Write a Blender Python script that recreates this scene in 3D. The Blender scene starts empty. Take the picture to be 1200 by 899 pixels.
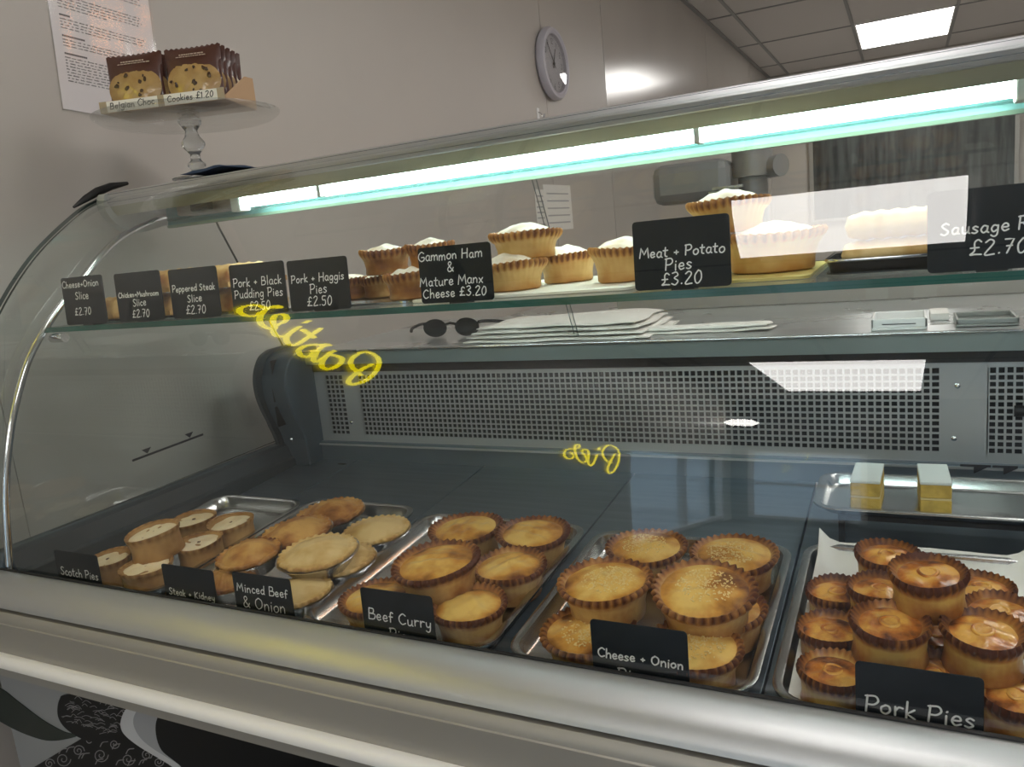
import bpy, math, random
from mathutils import Vector, Matrix
C = bpy.context.scene.collection
S = bpy.context.scene
PI = math.pi

# ---------------------------------------------------------------- camera, world, exposure
CZ = 1.25
RX = ((0.89358828, 0.00513276, 0.44885816),
      (0.43844484, 0.20444874, -0.87519531),
      (-0.09626065, 0.97886382, 0.18044256))
cam = bpy.data.cameras.new('camera'); cam.sensor_width = 36; cam.lens = 27.547; cam.clip_start = .02
co = bpy.data.objects.new('camera', cam); C.objects.link(co)
co.matrix_world = Matrix([[*RX[0], 0], [*RX[1], 0], [*RX[2], CZ], [0, 0, 0, 1]])
S.camera = co
S.view_settings.view_transform = 'Standard'; S.view_settings.look = 'None'
S.view_settings.gamma = 1; S.view_settings.exposure = 0.30; S.view_settings.use_curve_mapping = False
S.cycles.transparent_max_bounces = 24
S.cycles.max_bounces = 10
wd = bpy.data.worlds.new('daylight'); S.world = wd; wd.use_nodes = True
wd.node_tree.nodes['Background'].inputs[0].default_value = (.62, .80, 1.0, 1)
wd.node_tree.nodes['Background'].inputs[1].default_value = 1.6
PANEL = 8.6          # radiance of the ceiling light panels
TUBE = 21.0           # radiance of the fluorescent tube in the canopy

# ---------------------------------------------------------------- helpers
def hue(c, k=1): return (c[0]*k, c[1]*k, c[2]*k, 1)
MATS = {}
def mat(name, col, rough=.5, metal=0., bump=0., bscale=60., vary=0., vscale=8., emis=None, es=0., coat=0., spec=.5, col2=None, stretch=None, rvar=0.):
    if name in MATS: return MATS[name]
    m = bpy.data.materials.new(name); m.use_nodes = True; nt = m.node_tree; b = nt.nodes['Principled BSDF']
    b.inputs['Base Color'].default_value = hue(col); b.inputs['Roughness'].default_value = rough
    b.inputs['Metallic'].default_value = metal; b.inputs['Specular IOR Level'].default_value = spec
    b.inputs['Coat Weight'].default_value = coat; b.inputs['Coat Roughness'].default_value = .08
    if emis: b.inputs['Emission Color'].default_value = hue(emis); b.inputs['Emission Strength'].default_value = es
    if bump or vary or rvar:
        tc = nt.nodes.new('ShaderNodeTexCoord'); mp = nt.nodes.new('ShaderNodeMapping'); nt.links.new(tc.outputs['Object'], mp.inputs[0])
        if stretch: mp.inputs['Scale'].default_value = stretch
    if vary:
        n = nt.nodes.new('ShaderNodeTexNoise'); n.inputs['Scale'].default_value = vscale; n.inputs['Detail'].default_value = 5
        nt.links.new(mp.outputs[0], n.inputs['Vector'])
        r = nt.nodes.new('ShaderNodeValToRGB'); c2 = col2 or tuple(c*(1-vary) for c in col)
        r.color_ramp.elements[0].position = .35; r.color_ramp.elements[1].position = .65
        r.color_ramp.elements[0].color = hue(c2); r.color_ramp.elements[1].color = hue(col)
        nt.links.new(n.outputs[0], r.inputs[0]); nt.links.new(r.outputs[0], b.inputs['Base Color'])
    if rvar:
        n = nt.nodes.new('ShaderNodeTexNoise'); n.inputs['Scale'].default_value = 5; n.inputs['Detail'].default_value = 4
        nt.links.new(mp.outputs[0], n.inputs['Vector'])
        r = nt.nodes.new('ShaderNodeMapRange'); r.inputs[3].default_value = rough-rvar; r.inputs[4].default_value = rough+rvar
        nt.links.new(n.outputs[0], r.inputs[0]); nt.links.new(r.outputs[0], b.inputs['Roughness'])
    if bump:
        n = nt.nodes.new('ShaderNodeTexNoise'); n.inputs['Scale'].default_value = bscale; n.inputs['Detail'].default_value = 4
        nt.links.new(mp.outputs[0], n.inputs['Vector'])
        u = nt.nodes.new('ShaderNodeBump'); u.inputs['Strength'].default_value = bump; u.inputs['Distance'].default_value = .002
        nt.links.new(n.outputs[0], u.inputs['Height']); nt.links.new(u.outputs[0], b.inputs['Normal'])
    MATS[name] = m; return m

def glass_mat(name, tint, f0, rough=0.0, power=5.0):
    """clear sheet: lets light through with a tint, reflects by Schlick's law (f0 covers both faces of the pane)"""
    m = bpy.data.materials.new(name); m.use_nodes = True; nt = m.node_tree; nt.nodes.clear()
    out = nt.nodes.new('ShaderNodeOutputMaterial'); mx = nt.nodes.new('ShaderNodeMixShader')
    tr = nt.nodes.new('ShaderNodeBsdfTransparent'); tr.inputs[0].default_value = hue(tint)
    gl = nt.nodes.new('ShaderNodeBsdfGlossy'); gl.inputs['Roughness'].default_value = rough; gl.inputs[0].default_value = (1, 1, 1, 1)
    lw = nt.nodes.new('ShaderNodeLayerWeight'); lw.inputs[0].default_value = .5
    pw = nt.nodes.new('ShaderNodeMath'); pw.operation = 'POWER'; pw.inputs[1].default_value = power
    ma = nt.nodes.new('ShaderNodeMath'); ma.operation = 'MULTIPLY_ADD'; ma.inputs[1].default_value = .75-f0; ma.inputs[2].default_value = f0
    nt.links.new(lw.outputs['Facing'], pw.inputs[0]); nt.links.new(pw.outputs[0], ma.inputs[0]); nt.links.new(ma.outputs[0], mx.inputs[0])
    nt.links.new(tr.outputs[0], mx.inputs[1]); nt.links.new(gl.outputs[0], mx.inputs[2]); nt.links.new(mx.outputs[0], out.inputs[0])
    return m

def bake_mat(name, light, mid, dark, rough, noise=.35, nscale=30., bump=.5, bscale=90., coat=0., sss=0.):
    """pastry: the mesh attribute 'bake' says how browned or crease-shaded each spot is, noise breaks it up"""
    m = bpy.data.materials.new(name); m.use_nodes = True; nt = m.node_tree; b = nt.nodes['Principled BSDF']
    b.inputs['Roughness'].default_value = rough; b.inputs['Coat Weight'].default_value = coat; b.inputs['Coat Roughness'].default_value = .12
    b.inputs['Specular IOR Level'].default_value = .35
    at = nt.nodes.new('ShaderNodeAttribute'); at.attribute_name = 'bake_shade'
    oi = nt.nodes.new('ShaderNodeObjectInfo')
    tc = nt.nodes.new('ShaderNodeTexCoord'); ad = nt.nodes.new('ShaderNodeVectorMath'); ad.operation = 'ADD'
    nt.links.new(tc.outputs['Object'], ad.inputs[0]); 
    sc = nt.nodes.new('ShaderNodeVectorMath'); sc.operation = 'SCALE'; sc.inputs[0].default_value = (3.1, 1.7, 5.3)
    nt.links.new(oi.outputs['Random'], sc.inputs['Scale']); nt.links.new(sc.outputs[0], ad.inputs[1])
    n = nt.nodes.new('ShaderNodeTexNoise'); n.inputs['Scale'].default_value = nscale; n.inputs['Detail'].default_value = 6
    nt.links.new(ad.outputs[0], n.inputs['Vector'])
    s = nt.nodes.new('ShaderNodeMath'); s.operation = 'MULTIPLY_ADD'; s.inputs[1].default_value = noise*4; s.inputs[2].default_value = -noise*2
    nt.links.new(n.outputs[0], s.inputs[0])
    a2 = nt.nodes.new('ShaderNodeMath'); a2.operation = 'ADD'; nt.links.new(at.outputs['Fac'], a2.inputs[0]); nt.links.new(s.outputs[0], a2.inputs[1])
    r = nt.nodes.new('ShaderNodeValToRGB'); r.color_ramp.elements[0].color = hue(light); r.color_ramp.elements[0].position = .08
    r.color_ramp.elements[1].color = hue(dark); r.color_ramp.elements[1].position = .92
    e = r.color_ramp.elements.new(.5); e.color = hue(mid)
    nt.links.new(a2.outputs[0], r.inputs[0]); nt.links.new(r.outputs[0], b.inputs['Base Color'])
    n2 = nt.nodes.new('ShaderNodeTexNoise'); n2.inputs['Scale'].default_value = bscale; n2.inputs['Detail'].default_value = 5
    nt.links.new(ad.outputs[0], n2.inputs['Vector'])
    u = nt.nodes.new('ShaderNodeBump'); u.inputs['Strength'].default_value = bump; u.inputs['Distance'].default_value = .0015
    nt.links.new(n2.outputs[0], u.inputs['Height']); nt.links.new(u.outputs[0], b.inputs['Normal'])
    return m

class MB:
    def __init__(s): s.v = []; s.f = []; s.a = []; s.mi = []; s.cur = 0
    def face(s, idx): s.f.append(tuple(idx)); s.mi.append(s.cur)
    def box(s, x0, x1, y0, y1, z0, z1, M=None):
        n = len(s.v)
        for x, y, z in ((x0,y0,z0),(x1,y0,z0),(x1,y1,z0),(x0,y1,z0),(x0,y0,z1),(x1,y0,z1),(x1,y1,z1),(x0,y1,z1)):
            p = Vector((x, y, z)); s.v.append(M @ p if M else p)
        for q in ((0,3,2,1),(4,5,6,7),(0,1,5,4),(1,2,6,5),(2,3,7,6),(3,0,4,7)): s.face(n+i for i in q)
        return s
    def extr(s, prof, x0, x1, close=True, caps=True):
        """extrude a (y, z) outline along x"""
        n = len(s.v); k = len(prof)
        for x in (x0, x1):
            for y, z in prof: s.v.append(Vector((x, y, z)))
        for i in range(k if close else k-1):
            j = (i+1) % k; s.face((n+i, n+k+i, n+k+j, n+j))
        if caps and close:
            s.face([n+i for i in range(k)]); s.face([n+k+i for i in reversed(range(k))])
        return s
    def poly(s, pts, off):
        """solid from a 3-D outline and an offset vector"""
        n = len(s.v); k = len(pts); off = Vector(off)
        for p in pts: s.v.append(Vector(p))
        for p in pts: s.v.append(Vector(p)+off)
        for i in range(k):
            j = (i+1) % k; s.face((n+i, n+j, n+k+j, n+k+i))
        s.face([n+i for i in reversed(range(k))]); s.face([n+k+i for i in range(k)])
        return s
    def tube(s, pts, r, seg=10, cap=True):
        pts = [Vector(p) for p in pts]; n = len(s.v); k = len(pts)
        t0 = (pts[1]-pts[0]).normalized(); up = Vector((0,0,1)) if abs(t0.z) < .9 else Vector((1,0,0))
        u = t0.cross(up).normalized()
        for i, p in enumerate(pts):
            t = (pts[min(i+1,k-1)]-pts[max(i-1,0)]).normalized()
            u = (u - t*u.dot(t)).normalized(); w = t.cross(u)
            rr = r[i] if isinstance(r, (list, tuple)) else r
            for a in range(seg):
                an = 2*PI*a/seg; s.v.append(p+u*math.cos(an)*rr+w*math.sin(an)*rr)
        for i in range(k-1):
            for a in range(seg):
                b = (a+1) % seg; s.face((n+i*seg+a, n+i*seg+b, n+(i+1)*seg+b, n+(i+1)*seg+a))
        if cap:
            s.face([n+a for a in reversed(range(seg))]); s.face([n+(k-1)*seg+a for a in range(seg)])
        return s
    def lathe(s, prof, seg=32, c=(0,0,0), fn=None, ba=None):
        """prof: (r, z); fn(i, theta, r, z) may move a ring point; ba: browning and painted crease shade of each ring"""
        n = len(s.v); k = len(prof)
        for i, (r, z) in enumerate(prof):
            for a in range(seg):
                th = 2*PI*a/seg; rr, zz = (r, z) if not fn else fn(i, th, r, z)
                s.v.append(Vector((c[0]+rr*math.cos(th), c[1]+rr*math.sin(th), c[2]+zz)))
                if ba is not None: s.a.append(ba[i](th) if callable(ba[i]) else ba[i])
        for i in range(k-1):
            for a in range(seg):
                b = (a+1) % seg; s.face((n+i*seg+a, n+i*seg+b, n+(i+1)*seg+b, n+(i+1)*seg+a))
        if prof[0][0] > 0: s.face([n+a for a in reversed(range(seg))])
        if prof[-1][0] > 0: s.face([n+(k-1)*seg+a for a in range(seg)])
        return s
    def mesh(s, name, m, smooth=None, L=None):
        me = bpy.data.meshes.new(name)
        v = [p-L for p in s.v] if L is not None else s.v
        me.from_pydata([tuple(p) for p in v], [], s.f)
        for q in (m if isinstance(m, (list, tuple)) else [m]): me.materials.append(q)
        me.polygons.foreach_set('material_index', s.mi)
        if s.a:
            at = me.attributes.new('bake_shade', 'FLOAT', 'POINT'); at.data.foreach_set('value', s.a)
        if smooth:
            me.polygons.foreach_set('use_smooth', [True]*len(me.polygons)); me.set_sharp_from_angle(angle=math.radians(smooth))
        me.update(); return me
    def obj(s, name, m, parent=None, smooth=None, world=False, bevel=0., kind=None, label=None):
        L = None
        if world and parent is not None:
            L = parent.location.copy()
            if parent.parent: L += parent.parent.location
        me = s.mesh(name, m, smooth, L); o = bpy.data.objects.new(name, me); C.objects.link(o)
        if parent: o.parent = parent
        if bevel:
            b = o.modifiers.new('bevel', 'BEVEL'); b.width = bevel; b.segments = 2; b.limit_method = 'ANGLE'; b.angle_limit = math.radians(40)
        if kind: o['kind'] = kind
        if label: o['label'] = label
        return o

def tag(o, label, cat, group=None):
    o['label'] = label; o['category'] = cat
    if group: o['group'] = group
    return o
def thing(name, label, cat, loc=(0,0,0), rot=(0,0,0), group=None):
    o = bpy.data.objects.new(name, None); C.objects.link(o); o.location = loc; o.rotation_euler = rot; o.empty_display_size = .02
    return tag(o, label, cat, group)
def use(name, me, parent, loc=(0,0,0), rot=(0,0,0), scale=(1,1,1), label=None, kind=None):
    o = bpy.data.objects.new(name, me); C.objects.link(o); o.parent = parent
    o.location = loc; o.rotation_euler = rot; o.scale = scale
    if label: o['label'] = label
    if kind: o['kind'] = kind
    return o
def on(u, v, ax, val):
    """where the sight line through a spot of the photograph meets the plane of a real surface (x, y or z = val)"""
    q = ((u-600)/918.22, -(v-449.5)/918.22, -1.0)
    w = [sum(RX[r][k]*q[k] for k in range(3)) for r in range(3)]
    o = (0, 0, CZ); i = 'xyz'.index(ax); t = (val-o[i])/w[i]
    return Vector((w[0]*t, w[1]*t, CZ+w[2]*t))
def proj(p):
    q = [sum(RX[r][k]*(p[r]-(0,0,CZ)[r]) for r in range(3)) for k in range(3)]
    return 600+918.22*q[0]/-q[2], 449.5-918.22*q[1]/-q[2]
def disc_dia(x, y, z, wpx):
    us = [proj((x+.05*math.cos(a*PI/12), y+.05*math.sin(a*PI/12), z))[0] for a in range(24)]
    return .1*wpx/(max(us)-min(us))
def spline(P, n=8, closed=False):
    P = [Vector(p) for p in P]
    if len(P) < 3: return P
    Q = [P[-1]]+P+[P[0], P[1]] if closed else [2*P[0]-P[1]]+P+[2*P[-1]-P[-2]]
    out = []
    for i in range(1, len(Q)-2):
        a, b, c, d = Q[i-1:i+3]
        for j in range(n):
            t = j/n; out.append(.5*((2*b)+(-a+c)*t+(2*a-5*b+4*c-d)*t*t+(-a+3*b-3*c+d)*t**3))
    if not closed: out.append(P[-1])
    return out

# ---------------------------------------------------------------- handwriting: single-stroke glyphs
G = {
'A': (.72, [[(0,0),(.33,1),(.64,0)],[(.12,.38),(.54,.38)]]),
'B': (.66, [[(.05,0),(.08,1)],[(.08,1),(.45,.95),(.42,.58),(.1,.52)],[(.1,.52),(.58,.45),(.5,.05),(.05,0)]]),
'C': (.68, [[(.6,.85),(.35,1),(.06,.7),(.05,.3),(.3,.0),(.62,.14)]]),
'D': (.7, [[(.06,0),(.08,1)],[(.0,.98),(.45,.95),(.66,.5),(.42,.05),(.0,0)]]),
'F': (.58, [[(.06,0),(.08,1),(.55,1)],[(.08,.52),(.42,.52)]]),
'G': (.74, [[(.62,.85),(.35,1),(.06,.7),(.05,.3),(.32,0),(.62,.12),(.64,.42),(.36,.42)]]),
'H': (.74, [[(.08,1),(.05,0)],[(.62,1),(.6,0)],[(.07,.5),(.6,.52)]]),
'K': (.66, [[(.08,1),(.06,0)],[(.56,1),(.1,.48),(.58,0)]]),
'M': (.9, [[(.03,0),(.14,1),(.42,.3),(.7,1),(.82,0)]]),
'O': (.78, [[(.36,1),(.08,.75),(.06,.3),(.32,0),(.64,.25),(.66,.75),(.36,1),(.28,.96)]]),
'P': (.62, [[(.06,0),(.08,1)],[(.0,.96),(.42,1),(.56,.72),(.38,.48),(.08,.45)]]),
'R': (.68, [[(.06,0),(.08,1)],[(.0,.96),(.42,1),(.54,.74),(.38,.52),(.08,.48)],[(.26,.48),(.6,0)]]),
'S': (.6, [[(.5,.88),(.28,1),(.07,.78),(.28,.52),(.5,.28),(.28,0),(.03,.12)]]),
'a': (.54, [[(.44,.5),(.2,.56),(.05,.25),(.2,0),(.4,.15),(.44,.5)],[(.44,.5),(.42,.1),(.52,0)]]),
'b': (.52, [[(.06,1),(.06,0)],[(.06,.35),(.26,.56),(.45,.28),(.26,0),(.06,.08)]]),
'c': (.46, [[(.4,.46),(.22,.56),(.05,.28),(.2,0),(.42,.08)]]),
'd': (.54, [[(.44,.42),(.22,.56),(.05,.26),(.2,0),(.42,.15)],[(.46,1),(.44,.1),(.5,0)]]),
'e': (.5, [[(.07,.28),(.4,.32),(.34,.54),(.16,.54),(.05,.26),(.2,0),(.44,.1)]]),
'f': (.4, [[(.38,.92),(.24,1),(.15,.8),(.14,0)],[(.02,.54),(.34,.54)]]),
'g': (.54, [[(.44,.5),(.2,.56),(.06,.28),(.2,.02),(.42,.18)],[(.46,.54),(.44,-.2),(.25,-.38),(.06,-.26)]]),
'h': (.54, [[(.06,1),(.06,0)],[(.06,.32),(.26,.55),(.42,.4),(.44,0)]]),
'i': (.22, [[(.09,.54),(.1,0)],[(.1,.76),(.12,.8)]]),
'k': (.48, [[(.06,1),(.06,0)],[(.38,.55),(.08,.26),(.42,0)]]),
'l': (.22, [[(.08,1),(.1,0)]]),
'm': (.8, [[(.05,.54),(.06,0)],[(.06,.35),(.24,.56),(.36,.4),(.37,0)],[(.37,.35),(.56,.56),(.68,.4),(.7,0)]]),
'n': (.54, [[(.05,.54),(.06,0)],[(.06,.34),(.26,.56),(.42,.4),(.44,0)]]),
'o': (.54, [[(.26,.56),(.06,.4),(.08,.1),(.28,0),(.46,.2),(.42,.48),(.26,.56),(.2,.54)]]),
'p': (.52, [[(.05,.54),(.05,-.36)],[(.05,.36),(.26,.56),(.44,.3),(.26,0),(.06,.08)]]),
'r': (.42, [[(.05,.54),(.07,0)],[(.07,.3),(.2,.52),(.38,.5)]]),
's': (.44, [[(.36,.48),(.2,.56),(.07,.42),(.22,.28),(.36,.14),(.2,0),(.03,.06)]]),
't': (.42, [[(.18,.9),(.17,.12),(.34,.0)],[(.0,.6),(.38,.62)]]),
'u': (.54, [[(.05,.54),(.08,.1),(.24,0),(.42,.2),(.44,.54)],[(.44,.54),(.44,.08),(.52,0)]]),
'w': (.7, [[(.04,.54),(.16,0),(.32,.42),(.48,0),(.62,.54)]]),
'x': (.5, [[(.04,.54),(.42,0)],[(.42,.56),(.04,0)]]),
'y': (.52, [[(.05,.54),(.1,.18),(.28,.1),(.42,.3)],[(.44,.54),(.4,-.2),(.22,-.38),(.05,-.28)]]),
'+': (.52, [[(.08,.36),(.42,.36)],[(.25,.54),(.25,.18)]]),
'&': (.74, [[(.66,0),(.16,.74),(.3,1),(.44,.78),(.1,.3),(.22,0),(.5,.1),(.66,.4)]]),
'£': (.66, [[(.56,.86),(.4,1),(.24,.82),(.26,.3),(.06,.04),(.3,.06),(.6,.04)],[(.06,.48),(.46,.5)]]),
'.': (.24, [[(.1,.02),(.12,.05)]]),
'0': (.6, [[(.28,1),(.07,.6),(.12,.1),(.3,0),(.5,.35),(.46,.85),(.28,1)]]),
'1': (.3, [[(.04,.8),(.16,1),(.16,0)]]),
'2': (.58, [[(.06,.82),(.28,1),(.46,.76),(.05,.02),(.52,.02)]]),
'3': (.56, [[(.06,.92),(.32,1),(.44,.76),(.2,.54),(.46,.3),(.28,0),(.03,.1)]]),
'4': (.58, [[(.36,1),(.04,.34),(.52,.34)],[(.4,.6),(.38,0)]]),
'5': (.56, [[(.46,1),(.12,.98),(.1,.6),(.4,.56),(.42,.14),(.18,0),(.03,.1)]]),
'6': (.56, [[(.42,1),(.1,.5),(.1,.12),(.3,0),(.44,.24),(.3,.48),(.1,.36)]]),
'7': (.54, [[(.04,.98),(.48,.98),(.18,0)],[(.14,.5),(.42,.52)]]),
'8': (.56, [[(.28,.55),(.1,.78),(.28,1),(.44,.78),(.28,.55),(.06,.25),(.26,0),(.48,.25),(.28,.55)]]),
'9': (.56, [[(.44,.66),(.26,.52),(.08,.74),(.26,1),(.44,.8),(.42,.3),(.3,0)]]),
' ': (.34, []),
}
SHARP = set('AHKMFkxw7+41')
def ribbon(mb, pts, w, place):
    """flat pen stroke with round ends; place(x, y) gives a point in space"""
    n0 = len(mb.v); k = len(pts); P = [Vector(p) for p in pts]
    L = []
    for i, p in enumerate(P):
        t = P[min(i+1, k-1)]-P[max(i-1, 0)]
        t = t.normalized() if t.length > 1e-9 else Vector((1, 0)); nrm = Vector((-t.y, t.x))
        L.append((p, t, nrm))
    rows = [(L[0][0]-L[0][1]*w*.45, L[0][2], .25)]+[(p, nn, .5) for p, t, nn in L]+[(L[-1][0]+L[-1][1]*w*.45, L[-1][2], .25)]
    for p, nn, h in rows:
        mb.v.append(place(*(p+nn*w*h))); mb.v.append(place(*(p-nn*w*h)))
    for i in range(len(rows)-1):
        a = n0+2*i; mb.face((a, a+1, a+3, a+2))
XS = 1.18
def text_w(t): return XS*sum(G[c][0]+.08 for c in t)
def write(mb, t, x, y, h, w, place, center=True, slant=.08, rnd=None, upto=None):
    x0 = x-(text_w(t)*h/2 if center else 0)
    for ch in t:
        adv, st = G[ch]
        jy = rnd.uniform(-.04, .04) if rnd else 0; js = rnd.uniform(.94, 1.06) if rnd else 1
        for s in st:
            pts = [Vector((x0+h*(XS*px*js+slant*py), y+h*(py*js+jy))) for px, py in s]
            if len(pts) > 2 and ch not in SHARP: pts = spline(pts, 5)
            elif len(pts) > 2:
                q = []
                for i in range(len(pts)-1): q += [pts[i], pts[i].lerp(pts[i+1], .5)]
                pts = q+[pts[-1]]
            ribbon(mb, pts, w, place)
        x0 += XS*(adv+.08)*h

# ---------------------------------------------------------------- materials
M_wall = mat('wall_cladding', (.50,.462,.42), .40, 0, .10, 2.2, .06, 1.2, spec=.4)
M_wall2 = mat('glossy_wall_cladding', (.53,.495,.455), .17, 0, .35, 2.6, .06, 1.2, spec=.45)
M_joint = mat('joint_strip', (.10,.095,.09), .5)
M_tile = mat('ceiling_tile', (.58,.555,.525), .9, 0, .4, 220)
M_bar = mat('ceiling_bar', (.30,.30,.29), .6)
M_floor = mat('floor_vinyl', (.40,.39,.38), .4, vary=.12, vscale=3)
M_alu = mat('brushed_aluminium', (.50,.51,.52), .42, .75, .06, 40, stretch=(.6,60,60), rvar=.06)
M_alu_d = mat('satin_aluminium', (.36,.345,.315), .45, .45, .05, 40, stretch=(.6,60,60))
M_white = mat('white_trim', (.80,.79,.78), .3)
M_dark = mat('dark_recess', (.012,.014,.016), .6)
M_rub = mat('black_rubber', (.010,.010,.011), .55)
M_plast = mat('blue_grey_plastic', (.045,.066,.082), .42, 0, .06, 200)
M_plast2 = mat('dark_grey_plastic', (.030,.040,.046), .45)
M_deck = mat('deck_steel', (.19,.235,.275), .36, .75, .05, 30, stretch=(1,14,1), vary=.12, vscale=6, rvar=.07)
M_grille = mat('grille_steel', (.42,.43,.43), .42, .6)
M_tray = mat('tray_steel', (.55,.55,.54), .24, 1., .05, 50, rvar=.06)
M_chrome = mat('chrome', (.75,.76,.77), .12, 1.)
M_work = mat('worktop_steel', (.60,.61,.61), .28, .8, rvar=.05)
M_lip = mat('worktop_edge', (.30,.36,.36), .4, .4)
M_slate = mat('slate_card', (.008,.012,.017), .45, 0, .05, 300, spec=.18)
M_chalk = mat('chalk_ink', (.85,.86,.86), .7)
M_foil = mat('foil', (.80,.80,.80), .22, 1., .8, 120)
M_paper = mat('white_paper', (.78,.76,.72), .8, 0, .2, 30)
M_card = mat('cardboard', (.50,.33,.19), .85, 0, .2, 150)
M_tape = mat('brown_tape', (.36,.29,.20), .5)
M_ink = mat('black_ink', (.02,.02,.025), .6)
M_refl = mat('canopy_reflector', (.12,.27,.25), .45, .1)
M_olive = mat('canopy_inside', (.30,.31,.24), .45, .3)
M_glass = glass_mat('curved_glass', (.96,.985,.975), .062)
M_clear = glass_mat('clear_face', (1, 1, 1), .0)
M_end = glass_mat('end_glass', (.90,.95,.94), .07)
M_edge = mat('glass_edge_dark', (.03,.045,.04), .2)
M_shelf = glass_mat('shelf_glass', (.95,.985,.975), .06)
M_shelfedge = mat('shelf_glass_edge', (.02,.115,.095), .15, spec=.6, vary=.4, vscale=9, stretch=(1,40,1))
M_stand = glass_mat('cake_stand_glass', (.90,.91,.90), .12, .05, 2.5)
M_tube = mat('fluorescent_light', (1,1,1), .5, emis=(.80,1.0,.97), es=TUBE)
M_panel = mat('ceiling_light_diffuser', (1,1,1), .5, emis=(1,.97,.93), es=PANEL)
M_neon = mat('yellow_neon', (1,.9,.05), .5, emis=(1.0,.86,.0), es=6.0)

# ---------------------------------------------------------------- the room
WX = -1.36; XE = -1.265; BY = 9.6; FY = -5.6; RXW = 3.2; CH = 2.74
def struct(o): o['kind'] = 'structure'; return o
M0 = MB().box(WX-.1, RXW+.1, FY-.1, BY+.1, -.1, -.002); fl_ = struct(M0.obj('floor', M_floor))
MB().box(WX, RXW, FY, .85, -.002, 0).obj('dark_shop_floor', mat('dark_floor', (.035,.038,.045), .45), fl_)
MB().box(WX, RXW, .85, BY, -.002, 0).obj('kitchen_floor', M_floor, fl_)
DY0, DY1, DZ0, DZ1 = -5.3, -2.78, .05, 1.30
wl = MB().box(WX-.12, WX-.012, FY, DY0, 0, CH+.02); wl.box(WX-.12, WX-.012, DY1, BY, 0, CH+.02); wl.box(WX-.12, WX-.012, DY0, DY1, DZ1, CH+.02); wl.box(WX-.12, WX-.012, DY0, DY1, 0, DZ0)
wl = struct(wl.obj('wall_left', M_joint))
ed = [FY, DY0, -4.11, DY1, -1.67, .77, 3.23, 4.02, 6.46, 8.4, BY]
for a, b in zip(ed, ed[1:]):
    g = .0008 if abs(a-.77) < .01 or abs(b-.77) < .01 else .003
    MB().box(WX-.012, WX, a+g, b-g, DZ1 if DY0-.01 < a < DY1-.01 else 0, CH-.002).obj('cladding_panel', M_wall2 if a > 4 else M_wall, wl)
struct(MB().box(WX-.1, RXW+.1, BY, BY+.1, 0, CH+.02).obj('wall_back', M_wall))
struct(MB().box(RXW, RXW+.1, FY, BY, 0, CH+.02).obj('wall_right', M_wall))
# shop front with a wide window (behind the camera, lets the daylight in)
OPN = ((-1.22, -.28, .06, 1.50, 2.2), (.95, 2.95, .5, 1.5, 2.4))
wf = MB(); xs_ = [WX-.1, -1.22, -.28, .95, 2.95, RXW+.1]
for x0, x1 in ((WX-.1, -1.22), (-.28, .95), (2.95, RXW+.1)): wf.box(x0, x1, FY-.1, FY, 0, CH+.02)
wf.box(-1.22, -.28, FY-.1, FY, 0, .06); wf.box(-1.22, -.28, FY-.1, FY, 1.50, CH+.02); wf.box(.95, 2.95, FY-.1, FY, 0, .5); wf.box(.95, 2.95, FY-.1, FY, 2.4, CH+.02)
struct(wf.obj('wall_front', mat('dark_shopfront', (.10,.11,.13), .5)))
for k, (x0, x1, z0, z1) in enumerate(((-1.22, -.28, .06, 1.50), (.95, 2.95, .5, 2.4))):
    w1 = MB()
    for x in (x0, x1-.05): w1.box(x, x+.05, FY-.06, FY-.01, z0, z1)
    w1.box(x0+.05, x1-.05, FY-.06, FY-.01, z0, z0+.05); w1.box(x0+.05, x1-.05, FY-.06, FY-.01, z1-.05, z1)
    if k == 0: w1.box(x0+.05, x1-.05, FY-.06, FY-.01, .72, .78)
    w1 = struct(w1.obj('window_%d' % (k+1), M_white))
    MB().box(x0, x1, FY-.04, FY-.034, z0, z1).obj('pane', glass_mat('window_glass', (.95,.97,.97), .05), w1)
w3 = MB()
for y in (DY0, -4.08, DY1-.05): w3.box(WX-.06, WX-.005, y, y+.05, DZ0, DZ1)
w3.box(WX-.06, WX-.005, DY0, DY1, DZ0, DZ0+.05); w3.box(WX-.06, WX-.005, DY0, DY1, DZ1-.05, DZ1)
w3 = struct(w3.obj('window_3', M_white)); MB().box(WX-.04, WX-.034, DY0, DY1, DZ0, DZ1).obj('pane', glass_mat('side_window_glass', (.95,.97,.97), .05), w3)
# ceiling: lay-in tiles hanging in a grid of bars
cl = struct(MB().box(WX-.1, RXW+.1, FY-.1, BY+.1, CH+.03, CH+.1).obj('ceiling', M_bar))
bx = [WX, -1.14, -.385, .39, 1.14, 1.89, 2.64, RXW]
by = [FY, -4.93, -3.05, -1.75, -.53, .1, .75, 1.57, 2.79, 4.01, 5.23, 6.45, 7.68, 8.9, BY]
lit = {(1,1), (1,5), (2,11), (4,1), (4,5), (4,8), (4,11), (2,8), (5,3), (1,3)}
lit_px = {(1,1): (-.83, .11, -4.87, -2.99), (1,4): (-.43, .125, .175, .69)}
tmesh = {}
gm = MB()
for x in bx[1:-1]: gm.box(x-.012, x+.012, FY, BY, CH-.004, CH+.006)
for y in by[1:-1]: gm.box(WX, RXW, y-.012, y+.012, CH-.0035, CH+.006)
gm.box(WX, WX+.03, FY, BY, CH-.006, CH+.006)
gm.obj('grid_bars', M_bar, cl)
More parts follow.
